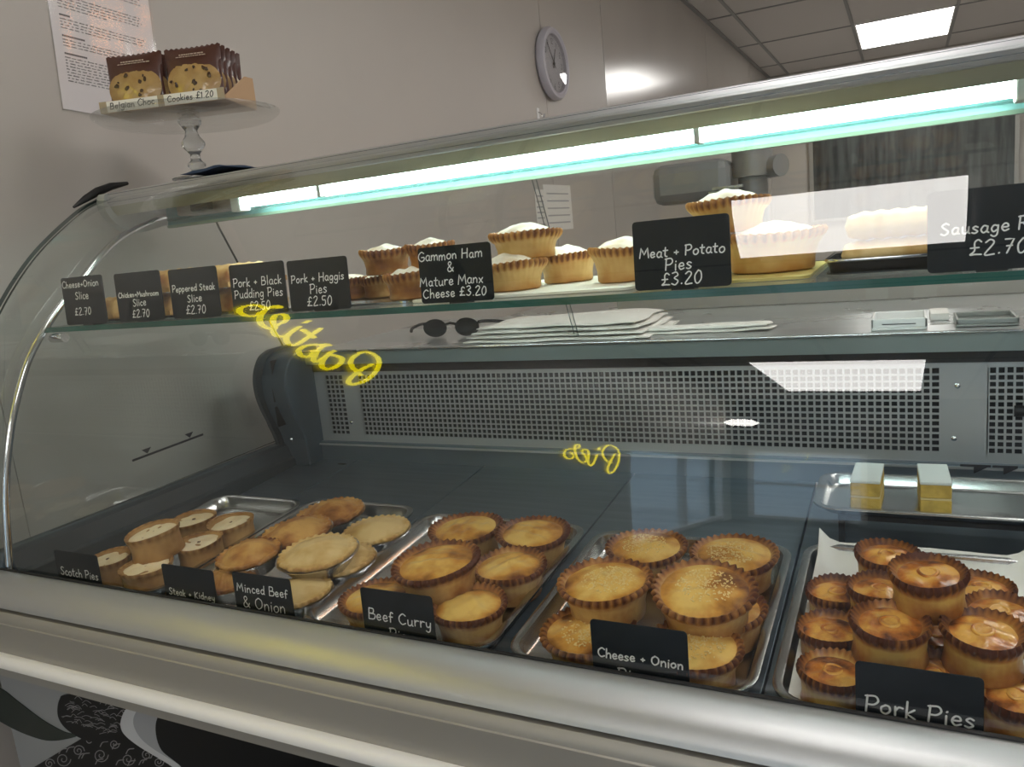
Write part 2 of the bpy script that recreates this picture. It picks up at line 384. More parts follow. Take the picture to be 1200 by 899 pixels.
def light_panel(x0, x1, y0, y1, label, z=None, group=None):
    z = CH-.014 if z is None else z
    t = thing('ceiling_light', label, 'ceiling light', ((x0+x1)/2, (y0+y1)/2, z), group=group)
    w, d = (x1-x0)/2, (y1-y0)/2
    f = MB()
    for a in ((-w, w, -d, -d+.012), (-w, w, d-.012, d), (-w, -w+.012, -d+.012, d-.012), (w-.012, w, -d+.012, d-.012)): f.box(*a, -.004, .012)
    f.obj('frame', M_white, t)
    MB().box(-w+.012, w-.012, -d+.012, d-.012, 0, .008).obj('diffuser', M_panel, t)
    return t
for i in range(len(bx)-1):
    for j in range(len(by)-1):
        key = (round(bx[i+1]-bx[i], 3), round(by[j+1]-by[j], 3))
        if key not in tmesh: tmesh[key] = MB().box(-key[0]/2+.012, key[0]/2-.012, -key[1]/2+.012, key[1]/2-.012, 0, .02).mesh('tile', M_tile)
        if (i, j) == (2, 12) or (i, j) == (2, 11): pass
        use('tile', tmesh[key], cl, ((bx[i]+bx[i+1])/2, (by[j]+by[j+1])/2, CH+.003))
light_panel(-.372, .378, 7.66, 8.88, 'white lit ceiling light panel among the grey tiles at top right', CH-.001)
for a in ((-.84, .11, -4.88, -3.02), (-.435, .150, .165, .705)): light_panel(*a, 'ceiling light mirrored in the glass as '+('a white strip over the grille' if a[2] < -1 else 'a pale square above the shelf'))
for a in ((1.15, 1.88, -4.9, -3.05), (1.15, 1.88, -1.7, -.55), (.40, 1.13, 1.60, 2.76), (1.15, 1.88, 4.05, 5.2), (1.15, 1.88, 6.6, 7.6)): light_panel(*a, 'added ceiling light panel outside the picture, brightening the shop', group='added ceiling light panels outside the picture')  # unseen panels added to brighten the walls and the worktop

# warm pendant heat lamp on the kitchen side, to the right of the picture
hl = thing('heat_lamp', 'warm orange pendant heat lamp, seen only as a glow on the notice sleeve', 'lamp', (1.0, 3.05, 2.42)); hl.scale = (1.6, 1.6, 1.6)
MB().lathe([(.03,.14),(.05,.12),(.13,.02),(.14,.0),(.135,.0),(.125,.02),(.045,.11),(.02,.12)], 32).obj('shade', M_alu, hl, smooth=50)
MB().lathe([(.004,.03),(.06,.035),(.085,.06),(.07,.10),(.004,.11)], 24).obj('bulb', mat('warm_bulb', (1,1,1), .5, emis=(1.0,.36,.08), es=16), hl, smooth=60)
MB().tube([(0,0,.13),(0,0,.197)], .004, 8).obj('cable', M_rub, hl)
pl_ = thing('pendant_lamp', 'round white pendant lamp, mirrored in the glass as a small bright oval over the grille', 'lamp', (-1.20, -5.1, 2.06))
MB().lathe([(.02,.075),(.10,.055),(.145,.0),(.10,-.055),(.004,-.07)], 28).obj('globe', mat('lamp_globe', (1,1,1), .5, emis=(1,.97,.93), es=11), pl_, smooth=60)
MB().tube([(0,0,.07),(0,0,CH-2.062)], .004, 8).obj('cable', M_rub, pl_)
# ---------------------------------------------------------------- things on the left wall
p = on(643, 76, 'x', WX)
clock = thing('wall_clock', 'round white wall clock with dark hands on grey cladding', 'clock', (WX, p.y, p.z), (0, 0, 0))
CR = .149
def face_pt(a, r, x): return Vector((x, r*math.sin(a), r*math.cos(a)))     # a clockwise from 12, seen from the room
def disc_x(mb, prof, seg=64):
    n = len(mb.v); k = len(prof)
    for r, x in prof:
        for a in range(seg): mb.v.append(face_pt(2*PI*a/seg, r, x))
    for i in range(k-1):
        for a in range(seg):
            b = (a+1) % seg; mb.face((n+i*seg+a, n+i*seg+b, n+(i+1)*seg+b, n+(i+1)*seg+a))
    mb.face([n+a for a in range(seg)]); mb.face([n+(k-1)*seg+a for a in range(seg)])
    return mb
M_case = mat('clock_case', (.50,.48,.53), .35); M_dial = mat('clock_dial', (.55,.54,.57), .5)
disc_x(MB(), [(CR*.93, .001), (CR, .012), (CR, .026), (CR*.95, .038), (CR*.86, .040), (CR*.80, .034), (CR*.78, .020)]).obj('case', M_case, clock, smooth=40)
dl = disc_x(MB(), [(CR*.775, .0205), (CR*.775, .0215)]).obj('dial', M_dial, clock)
nb = MB()
for h in range(1, 13):
    c = face_pt(2*PI*h/12, CR*.62, 0); s = str(h)
    write(nb, s, c.y, c.z-.011, .022, .0028, lambda x, y: Vector((.0222, x, y)), slant=0)
for k in range(60):
    a = 2*PI*k/60; ribbon(nb, [Vector((CR*.74*math.sin(a), CR*.74*math.cos(a))), Vector((CR*.76*math.sin(a), CR*.76*math.cos(a)))], .0012, lambda x, y: Vector((.0222, x, y)))
nb.obj('numeral', M_ink, dl)
for nm, an, ln, w in (('minute_hand', -38, .098, .005), ('hour_hand', 22, .068, .007)):
    a = math.radians(an); x = .026 if nm[0] == 'm' else .0245
    d = Vector((0, math.sin(a), math.cos(a))); q = Vector((0, math.cos(a), -math.sin(a)))
    MB().poly([Vector((x,0,0))-d*.02+q*w/2, Vector((x,0,0))+d*ln+q*w*.3, Vector((x,0,0))+d*ln-q*w*.3, Vector((x,0,0))-d*.02-q*w/2], (.0012, 0, 0)).obj(nm, M_ink, clock)
disc_x(MB(), [(.006, .0225), (.006, .029)], 16).obj('hub', M_ink, clock)
disc_x(MB(), [(CR*.80, .035), (CR*.6, .0372), (CR*.3, .0388), (CR*.02, .0393)]).obj('lens', glass_mat('clock_lens', (.97,.97,.97), .08), clock, smooth=60)

p = on(630, 133, 'x', WX)
hook = thing('wall_hook', 'tiny clear plastic hook on the wall below the clock', 'hook', (WX, p.y, p.z))
MB().box(0, .004, -.011, .011, -.022, .022).obj('plate', M_white, hook, bevel=.0015)
MB().tube(spline([(.004,0,.004),(.016,0,-.006),(.020,0,-.018),(.028,0,-.016),(.030,0,-.006)], 4), .003, 8).obj('hook_arm', M_chrome, hook, smooth=60)

# notice in a plastic sleeve
a0 = on(72, 129, 'x', WX+.002); 
ny, nz = a0.y, a0.z
nt_ = thing('wall_notice', 'printed ingredients notice in a clear plastic sleeve on the wall', 'notice', (WX+.001, ny, nz), (math.radians(-3.2), 0, 0))
MB().box(0, .001, .004, .222, .003, .32).obj('sheet', mat('notice_paper', (.80,.76,.76), .6), nt_)
tm = MB(); rnd = random.Random(5)
def line_words(y0, y1, z, h=.0016):
    y = y0
    while y < y1-.004:
        w = rnd.uniform(.005, .014); w = min(w, y1-y)
        n = max(1, int(w/.0021))
        for k in range(n):
            yy = y+k*.0021; hh = h*rnd.uniform(.8, 1.5); tm.box(.0011, .00125, yy, yy+.0014, z, z+hh)
        y += w+.0022
z = .30
for blk, (n, hd) in enumerate(((8, 1), (5, 1), (3, 1), (2, 1), (8, 0))):
    pass
z = .054
for n in (9, 3, 4, 5, 7, 6):
    for k in range(n):
        line_words(.022, .022+(.10 if k == 0 else rnd.uniform(.172, .182)), z); z += .0052
    z += .001; hw = .045 if n != 4 else .02
    y = .022
    while y < .022+hw: tm.box(.0011, .0013, y, y+.0022, z, z+.0032); y += .003
    z += .0145
tm.obj('printed_text', M_ink, nt_)
sl = glass_mat('plastic_sleeve', (.96,.96,.96), .09, .12)
sm = MB(); NN = 14
for i in range(NN):
    for j in range(NN):
        sm.v.append(Vector((.0022+.0008*math.sin(i*1.7+j*.6)*math.sin(j*.9), .226*i/(NN-1), -.002+.335*j/(NN-1))))
for i in range(NN-1):
    for j in range(NN-1): sm.face((i*NN+j, (i+1)*NN+j, (i+1)*NN+j+1, i*NN+j+1))
sm.obj('sleeve', sl, nt_, smooth=60)

# neon words on the left wall of the customer side: they show only mirrored in the curved glass
# ---------------------------------------------------------------- the display counter
XR = 1.35
counter = thing('display_counter', 'curved glass refrigerated pie counter with aluminium rails', 'display counter', (0, 1.0, 0))
def cp(mb, name, m, **k):
    k.setdefault('world', True); return mb.obj(name, m, k.pop('parent', counter), **k)
# curved front glass
GP = [(.655,.822),(.660,.95),(.674,1.06),(.70,1.155),(.736,1.219),(.81,1.300),(.90,1.366),(.958,1.394)]
GS = [(q.x, q.y) for q in spline([Vector(p) for p in GP], 14)]
def offs(P, d):
    out = []
    for i, (y, z) in enumerate(P):
        a = P[max(i-1, 0)]; b = P[min(i+1, len(P)-1)]; t = Vector((b[0]-a[0], b[1]-a[1])).normalized()
        out.append((y+t.y*d, z-t.x*d))
    return out
GI = offs(GS, .006)
fg = MB(); xs = (XE, XR)
n = len(GS)
for P in (GS, GI):
    for x in xs:
        for y, z in P: fg.v.append(Vector((x, y, z)))
for i in range(n-1):
    fg.cur = 0; fg.face((i, n+i, n+i+1, i+1))
    fg.cur = 1; fg.face((2*n+i+1, 3*n+i+1, 3*n+i, 2*n+i))
    fg.cur = 2; fg.face((i+1, 2*n+i+1, 2*n+i, i)); fg.face((n+i, 3*n+i, 3*n+i+1, n+i+1))
cp(fg, 'front_glass', [M_glass, M_clear, M_edge], smooth=30)
# end glass
eo = [(y, z) for y, z in GI if z > .83][::3]+[(.975,1.39),(1.19,1.385),(1.21,1.33),(1.34,1.065),(1.345,.86),(.66,.852)]
eg = MB(); k = len(eo)
for x in (XE+.004, XE+.010):
    for y, z in eo: eg.v.append(Vector((x, y, z)))
eg.cur = 1; eg.face(range(k)); eg.cur = 0; eg.face([k+i for i in reversed(range(k))])
eg.cur = 2
for i in range(k): j = (i+1) % k; eg.face((i, k+i, k+j, j))
cp(eg, 'end_glass', [M_end, M_clear, M_edge])
# load line sticker on the end glass
st = MB(); X = XE+.0112
a, b = on(155, 540, 'x', X), on(238, 509, 'x', X); d = (b-a).normalized(); up = Vector((0, -d.z, d.y))
L = (b-a).length
st.poly([a-up*.002, b-up*.002, b+up*.002, a+up*.002], (.0008, 0, 0))
for s in (.20, .80):
    c = a+d*L*s; st.poly([c+up*.003, c+up*.0125-d*.010, c+up*.0125+d*.010][::-1], (.0008, 0, 0))
cp(st, 'load_line_sticker', M_ink)
# bent support rod
tp = [(12,672),(7,600),(7,560),(12,507),(20,467),(33,423),(50,390),(72,357),(100,323),(118,300),(143,277),(183,257),(212,251)]
tpts = spline([on(u, v, 'x', XE+.028) for u, v in tp], 5)
cp(MB().tube(tpts, .0058, 12), 'support_rod', M_chrome, smooth=60)
# canopy
NOSE = [(.950,1.3945),(.962,1.3975),(1.06,1.411),(1.175,1.412),(1.18,1.404),(1.07,1.400),(1.055,1.376),(.975,1.3715),(.955,1.370),(.948,1.374),(.9445,1.384)]
cn = MB().extr(NOSE, XE+.02, XR); canopy = cp(cn, 'canopy', mat('canopy_aluminium', (.44,.44,.46), .36, .65, .05, 40, stretch=(.6,60,60), rvar=.05), smooth=25)
def sub(mb, name, m, parent, **k):
    o = mb.obj(name, m, None, **k); o.parent = parent; me = o.data
    off = counter.location; me.transform(Matrix.Translation(-off)); return o
g = MB()
for q, w in ((.9462, .0015), (.9500, .0015)):
    g.box(XE+.02, XR, q-.0010, q+.0006, 1.3785 + (q-.9462)*3.6, 1.3795+(q-.9462)*3.6)
sub(g, 'groove_line', M_plast, canopy)
sub(MB().extr([(.9500,1.3725),(.955,1.3630),(.9605,1.3565),(.9625,1.3575),(.958,1.3640),(.953,1.3735)], XE+.03, XR), 'olive_fascia', M_olive, canopy, smooth=40)
rf = [(1.050,1.375),(1.047,1.352),(1.049,1.3475),(1.046,1.345),(1.049,1.3425),(1.047,1.338),(1.047,1.335),(1.056,1.335),(1.058,1.375)]
sub(MB().extr(rf, XE+.05, XR), 'reflector_back', M_refl, canopy, smooth=30)
sub(MB().extr([(1.044,1.3352),(1.058,1.3352),(1.058,1.3305),(1.046,1.3305)], XE+.05, XR), 'glass_lip', mat('pale_green_lip', (.20,.29,.21), .25), canopy)
TX0, TX1 = on(286, 234, 'y', 1.0).x, on(1189, 104, 'y', 1.0).x
sub(MB().tube([(TX0,1.0,1.3520),(TX1,1.0,1.3520)], .0085, 16), 'light_tube', M_tube, canopy, smooth=60)
for x0, x1 in ((TX0-.02, TX0), (TX1, TX1+.03)):
    sub(MB().box(x0, x1, .988, 1.012, 1.338, 1.373), 'lamp_holder', mat('holder_plastic', (.55,.58,.52), .4), canopy, bevel=.002)
for u in (375, 817):
    x = on(u, 160 if u > 600 else 225, 'y', .99).x
    sub(MB().box(x-.0035, x+.0035, .985, 1.012, 1.342, 1.372), 'lamp_clip', M_alu_d, canopy, bevel=.001)
sub(MB().box(TX0-.16, TX0-.03, 1.0, 1.045, 1.345, 1.372), 'ballast_box', M_alu_d, canopy, bevel=.003)
sub(MB().box(TX0-.11, TX0-.07, .985, 1.0, 1.348, 1.368), 'connector', M_rub, canopy, bevel=.002)
# end cap of the canopy: translucent curved gusset + black seal
cap = [(.944,1.394),(.938,1.376),(.945,1.355),(.965,1.336),(.99,1.326),(1.03,1.331),(1.09,1.345),(1.16,1.36),(1.18,1.40),(1.06,1.405),(.96,1.393)]
cp(MB().extr([(q.x, q.y) for q in spline([Vector(c) for c in cap], 4, True)], XE+.012, XE+.03), 'canopy_end_cap', mat('grey_end_cap', (.34,.35,.33), .3), smooth=50)
seal = [Vector((XE+.0, y-.003, z+.003)) for y, z in [(.905,1.372),(.93,1.386),(.955,1.398),(.985,1.408),(1.02,1.414)]]
cp(MB().tube(seal, [.002,.006,.0075,.0065,.003], 8), 'rubber_seal', M_rub, smooth=60)
# glass shelf
SY0, SY1, SZ = .790, 1.13, 1.1745
sh = MB(); x0, x1 = XE+.03, XR
for x in (x0, x1):
    for y, z in ((SY0, SZ), (SY1, SZ), (SY1, SZ+.008), (SY0, SZ+.008)): sh.v.append(Vector((x, y, z)))
sh.cur = 0; sh.face((3, 7, 6, 2)); sh.cur = 1; sh.face((0, 1, 5, 4)); sh.cur = 2; sh.face((0, 4, 7, 3)); sh.face((1, 2, 6, 5)); sh.face((0, 3, 2, 1)); sh.face((4, 5, 6, 7))
shelf = cp(sh, 'glass_shelf', [M_shelf, M_clear, M_shelfedge])
SHZ = SZ+.008
p = on(78, 388, 'y', .80)
br = cp(MB().tube([(XE+.03, .80, SZ-.010), (XE+.062, .80, SZ-.010)], .0075, 12), 'shelf_bracket', M_chrome, smooth=50)
cp(MB().tube([(XE+.03, 1.10, SZ-.010), (XE+.062, 1.10, SZ-.010)], .0075, 12), 'shelf_bracket', M_chrome, smooth=50)
# worktop behind, with its edge
WZ = 1.052
cp(MB().box(XE+.10, XR, 1.325, 1.83, WZ-.012, WZ), 'worktop', M_work, bevel=.002)
cp(MB().extr([(1.31,1.0535),(1.325,1.0535),(1.335,1.02),(1.318,1.0225)], XE+.055, XR), 'worktop_edge', M_lip, smooth=20)
cp(MB().tube([(XE+.06, 1.309, 1.0535), (XR, 1.309, 1.0535)], .0022, 8), 'edge_bead', M_chrome, smooth=60)
x0 = on(780, 385, 'y', 1.8).x
cp(MB().box(-.62, XR, 1.80, 1.83, WZ, WZ+.052), 'worktop_upstand', M_alu_d, bevel=.002)
# dark recess under the worktop, grille and back riser
cp(MB().box(XE+.02, XR, 1.36, 1.40, .80, 1.04), 'back_duct', M_dark)
cp(MB().box(XE+.05, XR, 1.335, 1.36, 1.003, 1.021), 'shade_strip', M_rub)  # black bar stands in for the shade in the gap below the worktop edge
gr = MB(); gy0, gy1 = 1.338, 1.3405
def sheet(x0, x1, z0, z1): gr.box(x0, x1, gy0, gy1, z0, z1)
HZ0, HZ1 = .8605, .9945
secs = ((-1.148, -1.100), (-1.058, .046), (.111, .155))
gx = XE+.05
for a, b in secs:
    sheet(gx, a, .846, 1.004); gx = b
    sheet(a, b, .846, HZ0); sheet(a, b, HZ1, 1.004)
sheet(gx, XR, .846, 1.004)
cp(gr, 'grille_plate', M_grille)
for a, b in secs:
    nc = max(3, round((b-a)/.0113)); nr = 13; pit = (b-a)/nc; pz = (HZ1-HZ0)/nr; t = .0016; g = MB()
    for i in range(nc): g.box(a+i*pit-t, a+i*pit+t, gy0, gy1, HZ0, HZ1)
    for j in range(nr): g.box(a, b, gy0+.0002, gy1-.0002, HZ0+j*pz-t, HZ0+j*pz+t)
    cp(g, 'grille_mesh', M_grille)
for u, v in ((1122, 452), (1118, 514), (412, 495)):
    q = on(u, v, 'y', 1.337); cp(MB().lathe([(.004,0),(.004,.001),(.0025,.0022),(.0,.0024)], 14), 'screw', M_chrome, world=False, smooth=50)
    o = C.objects[-1]; o.location = q-counter.location; o.rotation_euler = (PI/2, 0, 0)
q = on(1195, 482, 'y', 1.337)
cp(MB().tube([(q.x-.007, 1.3372, q.z), (q.x+.02, 1.3372, q.z)], .0085, 12), 'slot', M_rub, smooth=60)
cp(MB().box(XE+.05, XR, 1.328, 1.342, .806, .846), 'back_riser', M_deck)
cp(MB().box(XE+.05, XR, 1.322, 1.340, .8395, .8425), 'riser_trim', M_alu)
stk = MB()
for u, w in ((1143, .020), (1178, .016)):
    q = on(u, 538, 'y', 1.3215)
    stk.box(q.x-w, q.x+w, 1.3205, 1.3215, .8445, .848); stk.poly([(q.x-.002, 1.3205, .8445), (q.x+.016, 1.3205, .8445), (q.x-.002, 1.3205, .834)], (0, .001, 0))
cp(stk, 'load_mark', M_ink)
# deck: flat steel plates side by side, rising slightly to the back
def dz(y): return .765+.065*(y-.70)
SL = math.atan(.065)
seams = [XE+.045, -1.08, -.762, -.447, -.133, .182, .497, .812, 1.127, XR]
for a, b in zip(seams, seams[1:]):
    cp(MB().extr([(.675, dz(.675)-.012), (1.33, dz(1.33)-.012), (1.33, dz(1.33)), (.675, dz(.675))], a+.0012, b-.0012), 'deck_plate', M_deck, bevel=.001)
cp(MB().box(XE, XR, .66, 1.36, .70, .748), 'deck_tub', M_dark)
q = on(401, 545, 'z', dz(1.27))
cp(MB().box(q.x-.010, q.x+.010, q.y-.003, q.y+.003, dz(q.y), dz(q.y)+.001), 'deck_slot', M_rub)
# end sill
cp(MB().extr([(.60,.70),(1.345,.70),(1.345,.853),(.66,.853)], XE-.004, XE+.022), 'end_sill', M_plast, bevel=.003)
sl_ = MB(); 
prf = [(XE+.022,.853),(XE+.030,.848),(XE+.040,.822),(XE+.047,.818),(XE+.050,.755),(XE+.022,.755)]
nn = len(prf)
for y in (.665, 1.33):
    for x, z in prf: sl_.v.append(Vector((x, y, z+(.006 if y > 1 else 0)*0)))
for i in range(nn): j = (i+1) % nn; sl_.face((i, j, nn+j, nn+i))
sl_.face(reversed(range(nn))); sl_.face(range(nn, 2*nn))
cp(sl_, 'end_sill_moulding', M_plast2, bevel=.0015)
# duct end moulding
om = [(1.36,.76),(1.285,.76),(1.283,.86),(1.275,.885),(1.255,.93),(1.245,.97),(1.248,1.01),(1.27,1.045),(1.30,1.058),(1.36,1.06)]
omS = [om[0], om[1]]+[(q.x, q.y) for q in spline([Vector(c) for c in om[2:9]], 4)]+[om[9]]
end = cp(MB().extr(omS, XE+.014, XE+.088), 'duct_end_moulding', M_plast, smooth=40, bevel=.003)
sub(MB().extr([(1.352 if y > 1.35 else y-.016, z+.006 if z > .9 else z) for y, z in omS], XE+.012, XE+.022), 'flange', M_plast2, end, smooth=40)
g = MB()
for z0, z1 in ((.90,.945), (.955,.985), (.995,1.045)): g.box(XE+.050, XE+.0515, 1.2435 if z1 < 1.0 else 1.25, 1.30, z0, z1)
sub(g, 'seam', M_rub, end)
scr = MB().lathe([(.005,0),(.005,.002),(.002,.004),(0,.004)], 14)
o = scr.obj('screw', M_chrome, None, smooth=50); o.parent = end; o.rotation_euler = (PI/2, 0, 0); o.location = Vector((XE+.048, 1.281, .862))-counter.location
# front rails
RA = [(.662,.822),(.652,.8285),(.640,.8285),(.625,.824),(.612,.816),(.604,.806),(.601,.7985),(.605,.7975),(.66,.7975)]
RS = [RA[0]]+[(q.x, q.y) for q in spline([Vector(c) for c in RA[1:7]], 4)]+RA[7:]
cp(MB().extr(RS, XE-.03, XR), 'front_rail', M_alu, smooth=40)
cp(MB().extr([(.649,.8290),(.6535,.8290),(.6535,.8305),(.649,.8305)], XE-.03, XR), 'glass_gasket', M_rub)
cp(MB().box(XE-.03, XR, .608, .66, .790, .7976), 'rail_gap', M_rub)
cp(MB().extr([(.600,.7935),(.5965,.7895),(.5945,.7835),(.594,.780),(.592,.779),(.5905,.7285),(.66,.7285),(.66,.7935)], XE-.03, XR), 'lower_rail', M_alu_d, smooth=25)
BU = [(.5905,.7345),(.583,.7355),(.577,.7325),(.574,.727),(.5745,.7215),(.580,.7185),(.5905,.7175)]
cp(MB().extr(BU, XE-.03, XR), 'bumper_strip', M_white, smooth=50)
cp(MB().extr([(.585,.7180),(.585,.700),(.60,.697),(.66,.697),(.66,.7180)], XE-.03, XR), 'under_rail', M_alu_d)
# lower body with thin curved inlay shapes
LY = .640
cp(MB().box(XE-.03, XR, LY, 1.30, .10, .698), 'lower_panel', mat('grey_front_panel', (.27,.28,.285), .35))
cp(MB().box(XE+.02, XR, LY+.05, 1.25, .0, .10), 'plinth', M_rub)
def onl(P, k=0): return [on(u, v, 'y', LY-.0004-k) for u, v in P]
def inlay(P, name, m, k=.001, n=6, sharp=False):
    pts = onl(P)
    if not sharp: pts = spline(pts, n, True)
    return cp(MB().poly(pts, (0, -k, 0)), name, m)
M_gloss = mat('gloss_black', (.004,.005,.006), .3, spec=.25)
M_green = mat('dark_green_band', (.012,.022,.018), .25)
inlay([(-30,800),(0,806),(22,822),(50,843),(75,857),(92,862),(60,868),(30,860),(0,845),(-30,825)], 'dark_swoosh', M_green)
inlay([(40,899),(98,864),(110,857),(190,862),(240,905),(170,960),(-20,960)], 'patterned_band', M_gloss, sharp=True)
inlay([(72,818),(84,812),(160,800),(185,818),(172,840),(150,862),(110,868),(82,855),(70,838)], 'patterned_oval', M_gloss, .003)
inlay([(150,830),(172,812),(230,800),(300,830),(340,905),(260,930),(200,893),(162,870),(145,852)], 'pale_ring', mat('pale_grey_inlay', (.50,.51,.53), .3), .0045)
inlay([(166,828),(180,818),(230,808),(300,835),(330,900),(250,910),(205,888),(172,866),(160,845)], 'grey_ring', mat('mid_grey_inlay', (.30,.31,.33), .3), .0055)
inlay([(188,842),(205,826),(260,815),(520,860),(620,960),(300,960),(215,893),(192,872)], 'black_oval', M_gloss, .007)
sw = MB(); rnd = random.Random(11); M_silver = mat('silver_swirl', (.32,.32,.33), .35, .5)
def scroll(u, v, r, turns=1.6, flip=1, k=.0018):
    pts = []
    for i in range(22):
        t = i/21; a = flip*t*turns*2*PI+rnd.uniform(-.05, .05); rr = r*(1-t*.85); pts.append(Vector((u+rr*math.cos(a), v+rr*math.sin(a))))
    ribbon(sw, pts, 1.1, lambda x, y: on(x, y, 'y', LY-k))
for u, v, r, f in ((118,885,9,1),(92,880,7,-1),(74,890,9,1),(58,895,6,-1),(150,890,8,1),(172,885,7,-1),(186,893,6,1),(134,872,6,1),(105,868,5,-1)): scroll(u, v, r, 1.6, f)
for i in range(16):
    u, v = rnd.uniform(50, 190), rnd.uniform(868, 899)
    if v > 899-(u-40)*.58: ribbon(sw, spline([Vector((u, v)), Vector((u+3, v-5)), Vector((u+9, v-6))], 4), 1.2, lambda x, y: on(x, y, 'y', LY-.0018))
for i in range(90):
    a = rnd.uniform(0, 2*PI); q = rnd.random()**.5; u, v = 122+46*q*math.cos(a), 835+24*q*math.sin(a)
    ribbon(sw, spline([Vector((u-rnd.uniform(2,6), v+rnd.uniform(-2,2))), Vector((u, v-rnd.uniform(0,3))), Vector((u+rnd.uniform(2,6), v+rnd.uniform(-1,2)))], 3), .7, lambda x, y: on(x, y, 'y', LY-.0038))
o = cp(sw, 'swirl_pattern', M_silver, kind='stuff')
# rear sliding doors of clear glass
RD = mat('door_edge', (.10,.12,.12), .3)
def slant(z): return 1.20+(1.385-z)*.46
for x0, x1, off in ((XE+.03, on(648, 250, 'y', 1.28).x, 0), (on(640, 250, 'y', 1.28).x, .0+.35, .012), (.35, XR, 0)):
    d = MB()
    for x in (x0, x1):
        for y, z in ((slant(1.062)+off, 1.062), (slant(1.062)+off+.005, 1.062), (slant(1.385)+off+.005, 1.385), (slant(1.385)+off, 1.385)): d.v.append(Vector((x, y, z)))
    d.cur = 0; d.face((0, 3, 7, 4)); d.cur = 1; d.face((1, 5, 6, 2)); d.cur = 2; d.face((4, 7, 6, 5))
    if off: d.face((0, 1, 2, 3))
    cp(d, 'sliding_door', [glass_mat('door_glass', (.97,.985,.98), .05), M_clear, RD])

# ---------------------------------------------------------------- trays on the deck
def rrect(w, d, r, n=6):
    out = []
    for cx, cy, a0 in ((w/2-r, d/2-r, 0), (-w/2+r, d/2-r, PI/2), (-w/2+r, -d/2+r, PI), (w/2-r, -d/2+r, 3*PI/2)):
        for i in range(n+1): a = a0+PI/2*i/n; out.append((cx+r*math.cos(a), cy+r*math.sin(a)))
    return out
def tray(x0, x1, y0, y1, label, z=None, h=.022, r=.035, tilt=SL):
    cx, cy = (x0+x1)/2, (y0+y1)/2; w, d = x1-x0, (y1-y0)
    t = thing('baking_tray', label, 'tray', (cx, cy, (dz(cy) if z is None else z)+.0008), (tilt, 0, 0))
    mb = MB(); rings = []
    for ins, z in ((.0,h-.003),(-.0008,h),( .003,h+.001),(.008,h-.0005),(.013,.004),(.018,.0015)):
        rings.append([(x, y, z) for x, y in rrect(w-2*ins, d-2*ins, max(.006, r-ins))])
    n = len(rings[0])
    for R in rings:
        for p in R: mb.v.append(Vector(p))
    for i in range(len(rings)-1):
        for a in range(n): b = (a+1) % n; mb.face((i*n+a, i*n+b, (i+1)*n+b, (i+1)*n+a))
    mb.face([(len(rings)-1)*n+a for a in range(n)])
    mb.face([a for a in reversed(range(n))]) if False else None
    o = mb.obj('pan', M_tray, t, smooth=50)
    s = o.modifiers.new('thick', 'SOLIDIFY'); s.thickness = .0007; s.offset = 1
    rim = rrect(w, d, r); rim = [Vector((x, y, h-.0012)) for x, y in rim]+[Vector((rim[0][0], rim[0][1], h-.0012))]
    MB().tube(rim, .0016, 6, cap=False).obj('rolled_rim', M_tray, t, smooth=60)
    return t
TH = .0035
tray(-1.2125, -.992, .715, 1.062, 'steel tray holding the scotch pies, at the left end of the counter')
tray(-.985, -.752, .715, 1.075, 'steel tray holding the foil-cased pies, second from the left')
tray(-.722, -.432, .712, 1.055, 'steel tray holding the beef curry pies, in the middle')
tray(-.412, -.136, .712, 1.045, 'steel tray holding the cheese and onion pies')
tray(-.120, .186, .712, 1.060, 'paper-lined steel tray under the heaped pork pies at right')
# greaseproof paper lining the pork tray
pp = MB(); NX, NY = 22, 22; rnd = random.Random(3)
PX0, PX1, PY0, PY1 = -.104, .172, .722, 1.058
for i in range(NX+1):
    for j in range(NY+1):
        u, v = i/NX, j/NY; x = PX0+(PX1-PX0)*u; y = PY0+(PY1-PY0)*v
        z = dz(y)+.0045+.0008*math.sin(9*u+4*v)
        if u < .06: z += (.06-u)*.30
        if v > .92: z += (v-.92)*.28
        if u > .8 and v > .8: z += (u-.8)*.3*(v-.8)*5*.8
        pp.v.append(Vector((x, y, z)))
for i in range(NX):
    for j in range(NY): a = i*(NY+1)+j; pp.face((a, a+NY+1, a+NY+2, a+1))
o = pp.obj('baking_paper', M_paper, None, smooth=60); tag(o, 'white baking paper lining the tray under the pork pies', 'paper')
s = o.modifiers.new('thick', 'SOLIDIFY'); s.thickness = .0003
